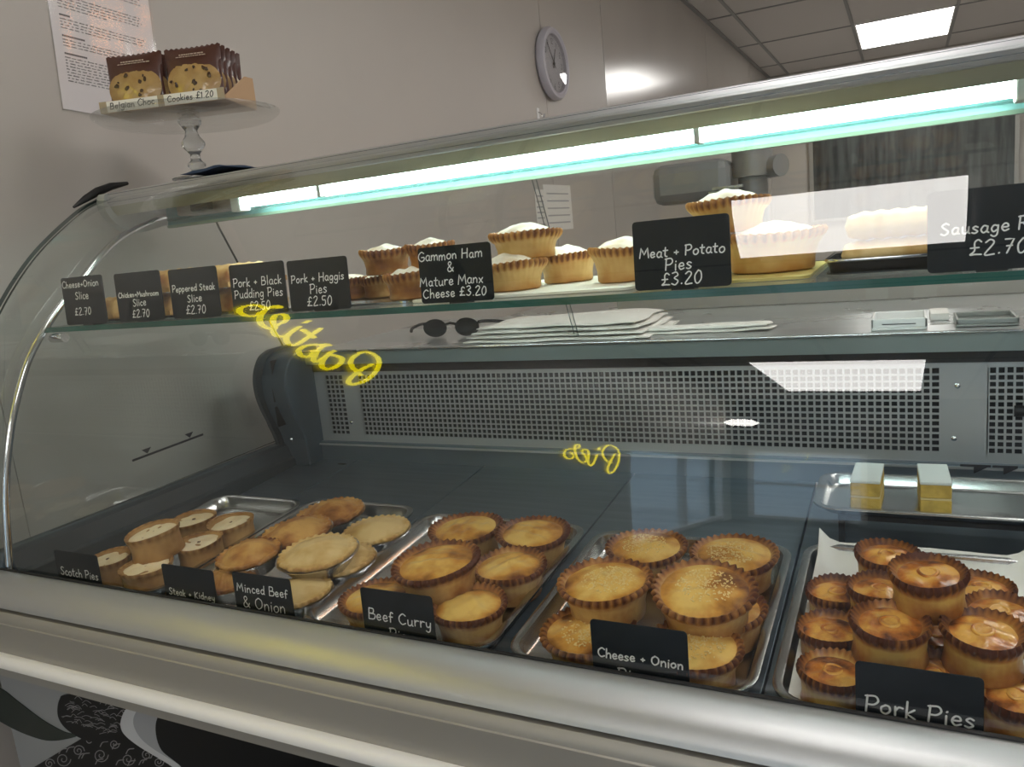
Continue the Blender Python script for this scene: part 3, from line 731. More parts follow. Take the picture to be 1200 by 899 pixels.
# back tray with cakes (raised on a wire riser hidden behind)
bt = tray(-.115, .215, 1.085, 1.235, 'shiny steel tray with two cake slices at the back right', z=.836, h=.016, r=.03, tilt=.02)
rs = MB()
for x in (-.08, .18):
    for y in (1.11, 1.215): rs.box(x-.004, x+.004, y-.004, y+.004, dz(y), .834)
rs.box(-.084, .184, 1.104, 1.112, .829, .8355); rs.box(-.084, .184, 1.212, 1.22, .829, .8355)
tag(rs.obj('tray_riser', M_rub), 'dark riser frame lifting the back cake tray', 'riser')
for i, (u, v) in enumerate(((1015, 600), (1096, 603))):
    q = on(u, v, 'z', .840)
    t = thing('cake_slice', ('left' if i == 0 else 'right')+' one of the two iced yellow sponge slices on the back tray', 'cake', (q.x, q.y+.027, .8392), (0, 0, -.04 if i == 0 else .03))
    M_sp = mat('sponge', (.66,.46,.10), .9, 0, 1., 160, .25, 60); M_ic = mat('icing', (.66,.72,.70), .35); M_cr = mat('cream_filling', (.74,.62,.32), .5)
    w = .0185
    MB().box(-w, w, -.027, .055, 0, .020).obj('sponge_layer', M_sp, t, bevel=.002)
    MB().box(-w*.98, w*.98, -.0265, .0545, .020, .0222).obj('cream_layer', M_cr, t)
    MB().box(-w, w, -.0265, .055, .0222, .041).obj('sponge_layer', M_sp, t, bevel=.002)
    MB().box(-w*1.02, w*1.02, -.028, .056, .041, .0455).obj('icing', M_ic, t, bevel=.0015)

# ---------------------------------------------------------------- pies
B_gold = bake_mat('golden_crust', (.64,.41,.15), (.38,.16,.04), (.11,.030,.012), .5, .35, 30, .5)
B_lid = bake_mat('glazed_lid', (.84,.56,.16), (.62,.29,.05), (.15,.045,.015), .32, .62, 22, .45, 60, coat=.25)
B_pork = bake_mat('pork_crust', (.60,.38,.10), (.36,.14,.03), (.085,.022,.009), .42, .35, 30, .5, coat=.15)
B_porkl = bake_mat('pork_lid', (.78,.42,.09), (.52,.17,.026), (.085,.020,.008), .30, .75, 38, 1.0, 120, coat=.4)
B_pale = bake_mat('pale_pastry', (.78,.57,.27), (.62,.38,.13), (.30,.11,.03), .55, .45, 26, .6)
B_brown = bake_mat('brown_pastry', (.66,.38,.12), (.44,.19,.05), (.17,.055,.018), .48, .55, 30, .8)
B_scot = bake_mat('scotch_case', (.52,.31,.12), (.34,.17,.055), (.14,.055,.02), .6, .3, 26, .5)
B_scotl = bake_mat('scotch_lid', (.90,.76,.52), (.82,.62,.36), (.40,.20,.08), .6, .3, 30, .5)
B_lemon = bake_mat('light_crust', (.66,.44,.17), (.50,.24,.06), (.18,.06,.02), .55, .25, 34, .5)
B_white = bake_mat('floury_lid', (.78,.72,.60), (.62,.44,.24), (.3,.13,.05), .8, .25, 40, .7)
M_crumb = mat('cheese_crumb', (.85,.66,.30), .5)

def crust_mesh(name, R, h, m, flutes=30, base=.80, lip=.0035, inner=.86, rimb=.9, wallb=(.30,.12,.28), amp=.042, seed=0):
    """pastry case with a crimped rim, slightly uneven"""
    rnd = random.Random(seed); ph = [rnd.uniform(0, 6) for _ in range(3)]
    prof = [(base*R*.55, .0006), (base*R, .0), (base*R+.0022, .002), (R*(base*.65+.32), h*.35), (R*(base*.3+.65), h*.66), (R*.945, h-.0075), (R*.990, h-.0050), (R*1.02, h-.0015), (R*1.015, h+.0015), (R*.975, h+lip), (R*.930, h+lip*.7), (R*(inner+.02), h-.0005), (R*inner*.94, h-.0035)]
    ba = [.5, .55, .42, wallb[0], wallb[1], wallb[2], rimb*.7, rimb, rimb*1.02, rimb*.92, rimb*.85, rimb*.6, .3]
    w = [0,0,0,.05,.12,.3,.8,1,1,.8,.5,.15,0]
    def fn(i, th, r, z):
        c = math.cos(flutes*th); wob = 1+.010*math.sin(2*th+ph[0])+.007*math.sin(3*th+ph[1])
        return r*wob*(1+amp*w[i]*c), z+(.0009*amp/.032*w[i]*c if i > 5 else 0)+(.0012*math.sin(2*th+ph[2]) if i > 4 else 0)
    def mk(b):
        return lambda th: b+.06*math.sin(2*th+ph[1])
    def mr(b, k):
        return lambda th: b+.06*math.sin(2*th+ph[1])-.22*k*math.cos(flutes*th)  # creases between crimps coloured darker: painted shade on top of the browning
    return MB().lathe(prof, flutes*4, fn=fn, ba=[mr(b, k) for b, k in zip(ba, w)]).mesh(name, m, 70)
def lid_mesh(name, R, z0, dome, m, bc=.22, be=.5, seg=56, seed=0, hole=0, lump=.0012, rings=12, slope=2.0):
    rnd = random.Random(seed); ph = [rnd.uniform(0, 6) for _ in range(6)]
    prof = []; ba = []
    for i in range(rings+1):
        t = 1-i/rings
        if hole and t*R < hole: 
            t = hole/R
        prof.append((R*t, z0+dome*(1-t**slope))); ba.append(bc+(be-bc)*t**3)
    if not hole: prof[-1] = (R*.004, prof[-1][1])
    def fn(i, th, r, z):
        x, y = r*math.cos(th), r*math.sin(th); k = 1-(r/R)**4
        return r, z+k*lump*(math.sin(x*190+ph[0])*math.sin(y*160+ph[1])+.6*math.sin(x*330+y*210+ph[2]))
    def mk(b):
        return lambda th: b+.10*math.sin(th+ph[3])+.07*math.sin(3*th+ph[4])
    B = [mk(b) for b in ba]
    return MB().lathe(prof, seg, fn=fn, ba=B).mesh(name, m, 70)
def ring_mesh(name, R, r, z, m, b=.5):
    mb = MB(); n0 = 28; k = 8
    for i in range(n0):
        a = 2*PI*i/n0; rr = R*(1+.06*math.sin(3*a))
        for j in range(k):
            c = 2*PI*j/k; mb.v.append(Vector(((rr+r*math.cos(c))*math.cos(a), (rr+r*math.cos(c))*math.sin(a), z+r*.7*math.sin(c)))); mb.a.append(b)
    for i in range(n0):
        for j in range(k): mb.face((i*k+j, ((i+1) % n0)*k+j, ((i+1) % n0)*k+(j+1) % k, i*k+(j+1) % k))
    return mb.mesh(name, m, 80)
def crumbs_mesh(name, R, z0, dome, n, m, seed, size=.0011):
    rnd = random.Random(seed); mb = MB()
    for _ in range(n):
        a = rnd.uniform(0, 2*PI); r = R*.82*rnd.random()**.6*.9; z = z0+dome*(1-(r/R)**2)+.0010
        s = size*rnd.uniform(.6, 1.3); M = Matrix.Translation((r*math.cos(a)+R*.1, r*math.sin(a), z)) @ Matrix.Rotation(rnd.uniform(0, 3), 4, 'Z') @ Matrix.Rotation(rnd.uniform(-.5, .5), 4, 'X')
        mb.box(-s, s, -s*.5, s*.5, -s*.4, s*.4, M)
    return mb.mesh(name, m)
def foil_mesh(name, R, h):
    def fn(i, th, r, z): return r*(1+(.006 if 1 <= i <= 4 else .002)*math.cos(60*th)), z
    return MB().lathe([(R*.70, .0), (R*.72, .0006), (R*.96, h*.95), (R*1.03, h), (R*1.035, h+.0012), (R*1.02, h+.001), (R*.95, h*.92)], 120, fn=fn).mesh(name, M_foil, 40)

def top_mesh(name, R, h, m, flutes=26, dome=.008, bc=.2, be=.42, seed=0, amp=.03, oval=1., score=False, pale_=True):
    """flat crimped pastry lid covering the pie from edge to edge"""
    rnd = random.Random(seed); ph = [rnd.uniform(0, 6) for _ in range(5)]
    rs = [1.0, 1.02, 1.0, .96, .90, .86, .80, .65, .5, .35, .2, .08, .003]
    zs = [-.0035, -.001, .001, .0018, .0008, .0004, .0022]+[0]*6
    for i in range(7, 13): zs[i] = .0022+dome*(1-(rs[i]/.8)**2)
    be_ = [be, be+.12, be+.12, be, be-.05, be, be-.12]+[bc+(be-.12-bc)*(rs[i]/.8)**2 for i in range(7, 13)]
    w = [.8, 1, 1, .8, .3]+[0]*8
    def fn(i, th, r, z):
        x, y = r*math.cos(th), r*math.sin(th); c = math.cos(flutes*th)
        q = (.0007 if pale_ else .0013)*math.sin(x*210+ph[0])*math.sin(y*170+ph[1])
        if score and i > 5: q -= .0016*max(0, math.cos(x*2*PI/.018))**12+.0016*max(0, math.cos(y*2*PI/.018))**12
        return r*(1+amp*w[i]*c*.6)*(1+.012*math.sin(2*th+ph[2])), z+.0009*w[i]*c+q
    return MB().lathe([(R*a, h+b) for a, b in zip(rs, zs)], flutes*6 if not score else flutes*8, fn=fn, ba=[(lambda b: (lambda th: b+.07*math.sin(th+ph[3])+.04*math.sin(2*th+ph[4])))(b) for b in be_]).mesh(name, m, 70)

def lay(u, v, top, tilt=SL):
    """spot whose rim plane, 'top' above the sloping deck, is seen at (u, v)"""
    z = .82
    for _ in range(25): q = on(u, v, 'z', z); z = dz(q.y)+top
    return q
KIND = {}
def build(kind, R, h, seed):
    key = (kind, round(R, 3), seed % 3)
    if key in KIND: return KIND[key]
    P = []
    if kind == 'onion':
        P = [('crust', crust_mesh('crust', R, h, B_gold, 34, .78, .004, .86, .85, seed=seed), None, None),
             ('lid', lid_mesh('lid', R*.90, h-.0012, .0060, B_lid, .20, .52, seed=seed), None, None),
             ('cheese_crumbs', crumbs_mesh('cheese_crumbs', R*.8, h-.0010, .0060, 230, M_crumb, seed), 'stuff', 'scattered pale cheese crumbs')]
    elif kind == 'curry':
        P = [('crust', crust_mesh('crust', R, h, B_gold, 36, .78, .004, .84, .98, (.32,.10,.36), seed=seed), None, None),
             ('lid', lid_mesh('lid', R*.885, h-.0015, .0070, B_lid, .16, .62, seed=seed), None, None)]
    elif kind == 'pork':
        P = [('crust', crust_mesh('crust', R, h, B_pork, 30, .90, .005, .80, .95, (.36,.06,.50), .034, seed), None, None),
             ('lid', lid_mesh('lid', R*.85, h-.0020, .004, B_porkl, .24, .66, seed=seed, hole=R*.20, lump=.0011), None, None),
             ('hole_ring', ring_mesh('hole_ring', R*.24, R*.055, h+.0015, B_porkl, .30), None, None),
             ('jelly', MB().lathe([(R*.23, h-.001), (R*.004, h-.0015)], 20).mesh('jelly', mat('jelly', (.28,.17,.09), .12, coat=.5)), None, None)]
    elif kind == 'scotch':
        P = [('crust', crust_mesh('crust', R, h, B_scot, 20, .93, .0008, .93, .50, (.30,.22,.30), .004, seed), None, None),
             ('lid', lid_mesh('lid', R*.94, h-.0050, .0035, B_scotl, .12, .22, seed=seed, lump=.0012, slope=4), None, None),
             ('steam_hole', MB().lathe([(R*.09, h-.0016), (R*.07, h-.0008), (R*.004, h-.0010)], 14).mesh('steam_hole', mat('hole_brown', (.12,.05,.02), .6)), None, None)]
    elif kind in ('minced', 'steak', 'lattice'):
        pale = kind == 'minced'
        P = [('foil_case', foil_mesh('foil_case', R*1.045, h-.0045), None, None),
             ('pastry', top_mesh('pastry', R, h, B_pale if pale else B_brown, 30, .010 if pale else .014, .12 if pale else .30, .36 if pale else .5, seed, .05, score=kind == 'lattice', pale_=pale), None, None)]
    elif kind == 'gammon':
        P = [('crust', crust_mesh('crust', R, h, B_lemon, 34, .76, .004, .88, .75, (.22,.10,.2), seed=seed), None, None),
             ('lid', lid_mesh('lid', R*.92, h-.001, .0150 if R < .06 else .020, B_white, .06, .28, seed=seed), None, None)]
    elif kind == 'haggis':
        P = [('crust', crust_mesh('crust', R, h, B_gold, 26, .80, .004, .88, .7, (.65,.5,.4), seed=seed), None, None),
             ('lid', lid_mesh('lid', R*.92, h-.001, .0105, B_white, .05, .25, seed=seed, lump=.0016), None, None)]
    KIND[key] = P; return P
PN = {'onion': ('cheese_onion_pie', 'pie'), 'curry': ('beef_curry_pie', 'pie'), 'pork': ('pork_pie', 'pie'), 'scotch': ('scotch_pie', 'pie'),
      'minced': ('minced_beef_pie', 'pie'), 'steak': ('steak_pie', 'pie'), 'lattice': ('steak_pie', 'pie'), 'gammon': ('gammon_pie', 'pie'), 'haggis': ('small_pork_pie', 'pie')}
PG = {'onion': 'cheese and onion pies', 'curry': 'beef curry pies', 'pork': 'pork pies on the paper', 'scotch': 'scotch pies', 'minced': 'minced beef pies in foil', 'steak': 'steak pies in foil', 'lattice': 'steak pies in foil', 'gammon': 'gammon pies on the glass shelf', 'haggis': 'small pies on the glass shelf'}
def pie(kind, loc, dia, h, label, rot=(SL, 0, 0), seed=0, base=1.):
    nm, cat = PN[kind]; R = dia/2
    t = thing(nm, label, cat, loc, rot, PG[kind])
    for n_, me, kd, lb in build(kind, R, h, seed): use(n_, me, t, kind=kd, label=lb)
    return t
def deck_pie(kind, u, v, top, dia, h, label, seed, tx=0, ty=0, dr=0):
    q = lay(u, v, top); M = Matrix.Rotation(SL+tx, 4, 'X') @ Matrix.Rotation(ty, 4, 'Y') @ Matrix.Rotation(seed*1.3+dr, 4, 'Z')
    off = M @ Vector((0, 0, h))
    return pie(kind, q-off, dia, h, label, tuple(M.to_euler()), seed)

t1, t2 = .0455, .081
H = .040
for i, (u, v, top, d, lb, tx, ty) in enumerate([
    (709,681,t2,.107,'upper left cheese and onion pie, pale with a brown streak',.0,-.02),
    (825,691,t2,.111,'big golden cheese and onion pie with a lump on its dome, top of the heap',.10,.03),
    (757.5,641,t1,.104,'cheese and onion pie at the back left of its tray',0,0),
    (860,649,t1,.107,'cheese and onion pie at the back right of its tray',0,0),
    (690,740,t1,.106,'cheese and onion pie at the front left, half behind its black card',0,0),
    (812,757,t1,.101,'cheese and onion pie at the front right beside its black card',0,0),
    (846,712,t1,.094,'cheese and onion pie mostly hidden under the heap, at its right',0,0)]):
    deck_pie('onion', u, v, top, d, H, lb, i, tx, ty)
for i, (u, v, top, d, lb, tx, ty) in enumerate([
    (511,658,t2,.112,'beef curry pie lying on top of the others, yellow dome',.02,-.03),
    (546,619,t1,.109,'beef curry pie at the back left of its tray',0,0),
    (624.5,624,t1,.105,'darkest beef curry pie, at the back right with a brown edge',0,.04),
    (596.5,663,t1,.099,'beef curry pie with a brown blister, at the middle right',0,0),
    (549,709,t1,.094,'deep yellow beef curry pie at the front, right of its card',0,0),
    (441,700,t1,.094,'beef curry pie half hidden behind the left of its card',0,0)]):
    deck_pie('curry', u, v, top, d, H, lb, i+1, tx, ty)
t1, t2 = .034, .060
for i, (k, u, v, top, d, lb, tx, ty) in enumerate([
    ('minced',372,646,t2,.112,'pale crimped minced beef pie lying on top of another',.02,0),
    ('minced',396,655,t1,.108,'pale minced beef pie underneath the top one',0,0),
    ('minced',440.6,620,t1,.104,'pale smooth minced beef pie at the back right in foil',0,0),
    ('minced',350,692,t1,.088,'minced beef pie behind the right edge of its black card',0,0),
    ('steak',386,600,t1+.004,.114,'ruddy brown steak pie at the back of the tray',.03,0),
    ('steak',347,622,t2-.008,.108,'golden brown steak pie in the middle of the tray',.03,0),
    ('steak',291,648,t2-.004,.092,'brown crimped steak pie at the left of the heap',.06,0),
    ('lattice',268,677,t1,.088,'golden steak pie with a scored square pattern at the front',0,0)]):
    deck_pie(k, u, v, top, d, .028, lb, i, tx, ty)
t1, t2 = .0455, .082
for i, (u, v, top, d, lb, tx, ty) in enumerate([
    (178,622,t2,.081,'scotch pie perched on top of the other scotch pies',.03,-.06),
    (227,607.5,t1,.076,'scotch pie at the back left of its tray',0,0),
    (270,611,t1,.076,'scotch pie at the back right of its tray',0,0),
    (233,634,t1,.074,'scotch pie in the middle row behind the steak card',0,0),
    (171,662,t1,.079,'scotch pie at the front with a cracked lid, right of its card',0,0),
    (126,654,t1,.070,'scotch pie behind the scotch pies card',0,0)]):
    deck_pie('scotch', u, v, top, d, .041, lb, i, tx, ty)
t1, t2, t3 = .0445, .083, .116
for i, (u, v, top, d, lb, tx, ty) in enumerate([
    (1087.6,672,t3,.070,'topmost pork pie of the heap with an oval steam hole',.04,-.03),
    (1039.6,650,t2,.067,'dark glazed pork pie at the back of the heap, left of the topmost',.0,.0),
    (1043,730,t2,.071,'upper pork pie at the front left with a shiny pale hole',.03,.02),
    (1152,741,t2,.070,'upper pork pie at the right with a round pale plug',.03,0),
    (981,694,t1,.066,'pork pie at the left edge of the heap, back one of three',0,0),
    (973,738,t1,.065,'pork pie at the left edge of the heap, middle one of three',0,0),
    (976,786,t1,.064,'pork pie at the left edge of the heap, nearest the glass',0,0),
    (1031,690,t2-.004,.062,'pork pie squeezed between the topmost one and the left row',0,0),
    (1150,688,t1,.066,'dark pork pie at the back right behind the topmost one',0,0),
    (1171,716,t2-.008,.064,'dark glossy pork pie behind the one with the round plug',0,0),
    (1096,790,t1,.067,'pork pie lying just behind the pork pies card',0,0),
    (1192,815,t1,.062,'pork pie at the front right corner, right of its card',0,0),
    (1095,742,t1,.066,'pork pie deep in the middle of the heap',0,0),
    (1036,715,t1,.062,'pork pie under the left of the heap',0,0)]):
    deck_pie('pork', u, v, top, d, .038 if top > .1 else .037, lb, i, tx, ty)

# ---------------------------------------------------------------- black price cards
def card(pts, y, lines, label, lean=.06, foot=True, yaw=0, seed=0):
    """pts: left x, right x, bottom z, top z"""
    xl, xr, zb, zt = pts; w, h = xr-xl, zt-zb
    t = thing('price_card', label, 'price card', ((xl+xr)/2, y, zb), (-lean, 0, yaw), 'black price cards')
    o = [(a, b+h/2) for a, b in rrect(w, h, .004, 3)]
    MB().poly([Vector((a, 0, b)) for a, b in o], (0, .0012, 0)).obj('board', M_slate, t)
    mb = MB(); rnd = random.Random(seed)
    for tx, cx, cz, hh, sw_ in lines:
        hh = min(hh, .90*w/(text_w(tx)+.05))
        write(mb, tx, cx*w/2, cz*h, hh, sw_, lambda x, z: Vector((x, -.0004, z)), True, .08, rnd)
    mb.obj('writing', M_chalk, t)
    if foot: MB().box(-.012, .012, -.0014 if False else .0014, .02, -.0015 if foot is True else -foot, .006).obj('clip_foot', M_rub, t)
    return t
TW = .0013
UP = [
 ((-1.196,-1.098,1.1835,1.258), [('Cheese+Onion',-.05,.78,.0105,TW),('Slice',-.05,.53,.0115,TW),('£2.70',-.1,.20,.0115,TW)], 'price card reading Cheese and Onion Slice, leftmost on the shelf'),
 ((-1.070,-.971,1.1835,1.256), [('Chicken+Mushroom',0,.50,.0100,TW),('Slice',0,.31,.0105,TW),('£2.70',.0,.08,.0110,TW)], 'price card reading Chicken and Mushroom Slice'),
 ((-.953,-.857,1.1835,1.254), [('Peppered Steak',0,.54,.0105,TW),('Slice',0,.32,.0105,TW),('£2.70',.0,.08,.0115,TW)], 'price card reading Peppered Steak Slice'),
 ((-.833,-.734,1.1835,1.252), [('Pork + Black',0,.56,.0118,TW),('Pudding Pies',0,.33,.0118,TW),('£2.50',.0,.08,.0110,TW)], 'price card reading Pork and Black Pudding Pies'),
 ((-.729,-.630,1.1835,1.250), [('Pork + Haggis',0,.56,.0118,TW),('Pies',0,.33,.0118,TW),('£2.50',.0,.09,.0120,TW)], 'price card reading Pork and Haggis Pies'),
 ((-.523,-.424,1.1835,1.250), [('Gammon Ham',-.1,.76,.0118,TW),('&',-.1,.54,.0118,TW),('Mature Manx',-.12,.31,.0108,TW),('Cheese £3.20',-.05,.10,.0110,TW)], 'price card reading Gammon Ham and Mature Manx Cheese'),
 ((-.255,-.155,1.1835,1.255), [('Meat + Potato',.02,.47,.0118,.0014),('Pies',-.05,.27,.0118,.0014),('£3.20',0,.06,.0122,.0014)], 'large-lettered price card reading Meat and Potato Pies'),
 ((.018,.118,1.1835,1.255), [('Sausage Rolls',.10,.46,.0125,.0014),('£2.70',.1,.19,.0128,.0014)], 'price card reading Sausage Rolls, rightmost on the shelf'),
]
for i, (b, l, lb) in enumerate(UP): card(b, .803, l, lb, lean=.05, seed=i)
DN = [
 ((-1.186,-1.084,.777,.845), [('Scotch Pies',.05,.42,.0125,.0014)], 'black card reading Scotch Pies at the left end of the deck'),
 ((-.944,-.843,.777,.847), [('Steak + Kidney',.05,.37,.0125,.0014),('Pies',.0,.12,.013,.0014)], 'black card reading Steak and Kidney'),
 ((-.807,-.706,.777,.850), [('Minced Beef',.0,.64,.0150,.0014),('& Onion',.0,.34,.0150,.0014)], 'black card reading Minced Beef and Onion'),
 ((-.594,-.491,.777,.853), [('Beef Curry',.05,.48,.0140,.0016),('Pies',.05,.19,.014,.0016)], 'black card reading Beef Curry Pies'),
 ((-.296,-.194,.777,.853), [('Cheese + Onion',.02,.47,.0132,.0016),('Pies',-.15,.17,.0135,.0016)], 'black card reading Cheese and Onion Pies'),
 ((-.042,.058,.777,.848), [('Pork Pies',.02,.34,.0150,.0018)], 'black card reading Pork Pies in front of the heap'),
]
for i, (b, l, lb) in enumerate(DN): card((b[0]*.991, b[1]*.991, b[2]+.0045, b[3]+.0045), .6935, l, lb, lean=.02, foot=.0155, seed=20+i)

# ---------------------------------------------------------------- food on the glass shelf
Z0 = SHZ+.0045
def board(x0, x1, y0, y1, label, m, name, cat):
    o = MB().poly([Vector((a+(x0+x1)/2, b+(y0+y1)/2, SHZ+.0006)) for a, b in rrect(x1-x0, y1-y0, .012, 5)], (0, 0, .003)).obj(name, m)
    return tag(o, label, cat)
M_gold = mat('gold_card', (.62,.50,.16), .35, .3); M_doil = mat('greaseproof', (.80,.78,.66), .7)
board(-1.19, -.74, .835, 1.10, 'flat steel tray under the pastry slices on the shelf', M_tray, 'serving_tray', 'tray')
board(-.735, -.565, .835, 1.08, 'steel tray under the small pies on the shelf', M_tray, 'serving_tray', 'tray')
board(-.56, -.27, .83, 1.08, 'white paper board under the gammon pies', M_doil, 'cake_board', 'cake board')
board(-.265, -.085, .835, 1.06, 'gold card board under the large meat and potato pie', M_gold, 'cake_board', 'cake board')
def slice_mesh(seed):
    rnd = random.Random(seed); mb = MB(); L, W = .120, .070; nx, ny = 18, 10; top = []
    def prof(i, j, up):
        u, v = i/nx*2-1, j/ny*2-1; e = max(abs(u), abs(v)); x = u*L/2; y = v*W/2
        pf = (1-e**6); z = .006+(.020*pf+.0015*math.sin(x*300+seed)*math.sin(y*260)+(-.0015 if (i % 3 == 0 and e < .85) else 0)) if up else .0
        return Vector((x, y, z if up else .0))
    for up in (1, 0):
        for i in range(nx+1):
            for j in range(ny+1):
                mb.v.append(prof(i, j, up)); e = max(abs(i/nx*2-1), abs(j/ny*2-1)); mb.a.append((.42+.25*(e > .85)-.1*(e < .5)) if up else .6)
    n = (nx+1)*(ny+1)
    for i in range(nx):
        for j in range(ny):
            a = i*(ny+1)+j; mb.face((a, a+ny+1, a+ny+2, a+1)); mb.face((n+a, n+a+1, n+a+ny+2, n+a+ny+1))
    for i in range(nx):
        a = i*(ny+1); mb.face((a+ny+1, a, n+a, n+a+ny+1)); a += ny; mb.face((a, a+ny+1, n+a+ny+1, n+a))
    for j in range(ny):
        mb.face((j, j+1, n+j+1, n+j)); a = nx*(ny+1)+j; mb.face((a+1, a, n+a, n+a+1))
    return mb.mesh('puff_slice', B_pale, 50)
SM = [slice_mesh(k) for k in range(3)]
for k, (u, z, r, lb) in enumerate([
    (128, 0, 1.50, 'golden puff pastry slice between the first and second price cards'),
    (194, 0, 1.5, 'puff pastry slice, bottom of the stack between the second and third cards'),
    (196, 1, 1.53, 'puff pastry slice, top of the stack between the second and third cards'),
    (262, 0, 1.6, 'puff pastry slice, bottom of the stack between the third and fourth cards'),
    (263, 1, 1.55, 'puff pastry slice, top of the stack between the third and fourth cards')]):
    o = bpy.data.objects.new('puff_slice', SM[k % 3]); C.objects.link(o); o.location = (on(u, 350, 'y', .86).x, .90, Z0+z*.0345); o.rotation_euler = (0, 0, r); o.scale = (1, 1, 1.26); tag(o, lb, 'pastry', 'puff pastry slices')
def shelf_pie(kind, u, Y, z, wpx, h, label, seed, tilt=0):
    c = on(u, 300, 'y', Y); x = c.x; dia = disc_dia(x, Y, z+h, wpx)
    return pie(kind, (x, Y, z), dia, h, label, (tilt, 0, seed), seed)
hs = .030
shelf_pie('haggis', 409, .93, Z0, 44, .026, 'small pie at the back left, right of the Pork and Haggis card', 1)
shelf_pie('haggis', 441, .93, Z0, 44, .026, 'small pie at the back under the brown one', 2)
shelf_pie('haggis', 478, .865, Z0, 62, .030, 'small pie half behind the left of the Gammon Ham card', 3)
shelf_pie('haggis', 452, .90, Z0+.0325, 58, .030, 'browned small pie sitting on top of the others', 4)
shelf_pie('haggis', 505, .90, Z0+.036, 56, .028, 'small pie peeping out behind the Gammon Ham card', 5)
shelf_pie('gammon', 598, .90, Z0, 82, .032, 'gammon pie at the bottom, right of the Gammon Ham card', 1)
shelf_pie('gammon', 617, .925, Z0+.0375, 82, .030, 'wide gammon pie stacked on top of another', 2, .02)
shelf_pie('gammon', 664, .985, Z0, 70, .034, 'yellow gammon pie right of the stacked pair', 3)
shelf_pie('gammon', 732, .93, Z0, 82, .038, 'gammon pie half hidden by the Meat and Potato card', 4)
shelf_pie('gammon', 905, .935, Z0, 122, .040, 'large meat and potato pie right of its card', 5)
shelf_pie('gammon', 856, .94, Z0+.0465, 96, .034, 'meat and potato pie on top behind its card', 6)
# sausage rolls / crimped pasty on a small dark tray
pt = MB(); c = on(1048, 300, 'y', .93)
tr = thing('oven_tray', 'small dark metal tray under the pasty on the shelf', 'tray', (c.x, .93, SHZ+.0008))
MB().poly([Vector((a, b, 0)) for a, b in rrect(.125, .15, .02)], (0, 0, .0015)).obj('base', mat('dark_tray', (.08,.08,.085), .25, .8), tr)
r_ = rrect(.125, .15, .02); MB().tube([Vector((a, b, .014)) for a, b in r_+[r_[0]]], .0018, 6, cap=False).obj('rolled_rim', M_chrome, tr, smooth=60)
wm = MB(); n_ = len(r_)
for z, k in ((.0015, .94), (.014, 1.0)):
    for a, b in r_: wm.v.append(Vector((a*k, b*k, z)))
for i in range(n_): wm.face((i, (i+1) % n_, n_+(i+1) % n_, n_+i))
wm.obj('side', MATS['dark_tray'], tr, smooth=50)
for k, (dx, z, lb) in enumerate(((.0, .0025, 'sausage roll at the bottom of the tray, left of its card'), (.004, .0315, 'crimped sausage roll stacked on top, left of its card'))):
    mb = MB(); L_, W_, n1, n2 = .10, .05, 26, 14
    for i in range(n1+1):
        for j in range(n2):
            a = 2*PI*j/n2; y = (i/n1-.5)*L_; e = (1-abs(2*i/n1-1)**8)**.5
            x = W_/2*e*math.cos(a)*(1+.04*math.sin(i*1.4)); zz = .0145*(1+e*math.sin(a)*(1+.07*math.sin(i*1.6)))
            mb.v.append(Vector((y, x, zz))); mb.a.append(.22+.25*max(0, math.sin(a))*.6+.1*math.sin(i*1.6))
    for i in range(n1):
        for j in range(n2): q = (j+1) % n2; mb.face((i*n2+j, i*n2+q, (i+1)*n2+q, (i+1)*n2+j))
    mb.face(range(n2)); mb.face([n1*n2+j for j in reversed(range(n2))])
    o = mb.obj('sausage_roll', B_pale, None, smooth=60); o.location = (c.x+dx, .90, SHZ+z); tag(o, lb, 'pastry', 'sausage rolls')

# ---------------------------------------------------------------- things on the worktop
M_cloth = mat('white_cloth', (.74,.71,.66), .9, 0, .6, 220)
def cloth(P, h, label, seed, layers=3):
    q = [on(u, v, 'z', WZ) for u, v in P]; x0, x1 = min(a.x for a in q), max(a.x for a in q); y0, y1 = min(a.y for a in q), max(a.y for a in q)
    t = thing('folded_cloth', label, 'cloth', ((x0+x1)/2, (y0+y1)/2, WZ+.0008)); rnd = random.Random(seed)
    for k in range(layers):
        mb = MB(); nx, ny = 22, 12; w, d = (x1-x0)*(1-.05*k), (y1-y0)*(1-.05*k)
        for up in (1, 0):
            for i in range(nx+1):
                for j in range(ny+1):
                    u, v = i/nx-.5, j/ny-.5; e = max(abs(2*u), abs(2*v)); wav = .0010*math.sin(u*14+seed+k)*math.sin(v*9+k)
                    z = (h/layers)*(k+(.86*(1-e**8*.7) if up else .06))+wav+(h*.35*max(0, u-.1)*1.6 if seed == 2 else 0)+(.006*max(0, v)*math.sin(u*6) if seed == 1 else 0)
                    mb.v.append(Vector((u*w+.004*math.sin(v*7+k), v*d+.003*math.sin(u*11+k), max(z, .0002))))
        n = (nx+1)*(ny+1)
        for i in range(nx):
            for j in range(ny): a = i*(ny+1)+j; mb.face((a, a+ny+1, a+ny+2, a+1)); mb.face((n+a, n+a+1, n+a+ny+2, n+a+ny+1))
        for i in range(nx):
            a = i*(ny+1); mb.face((a+ny+1, a, n+a, n+a+ny+1)); a += ny; mb.face((a, a+ny+1, n+a+ny+1, n+a))
        for j in range(ny): mb.face((j, j+1, n+j+1, n+j)); a = nx*(ny+1)+j; mb.face((a+1, a, n+a, n+a+1))
        mb.obj('fold', M_cloth, t, smooth=60)
cloth([(588,400),(600,385),(768,384),(760,397)], .034, 'thick folded white cloth behind the grille, the larger one', 1, 4)
cloth([(745,393),(900,384),(905,388),(760,391)], .013, 'thin white cloth lying right of the thick one', 2, 2)
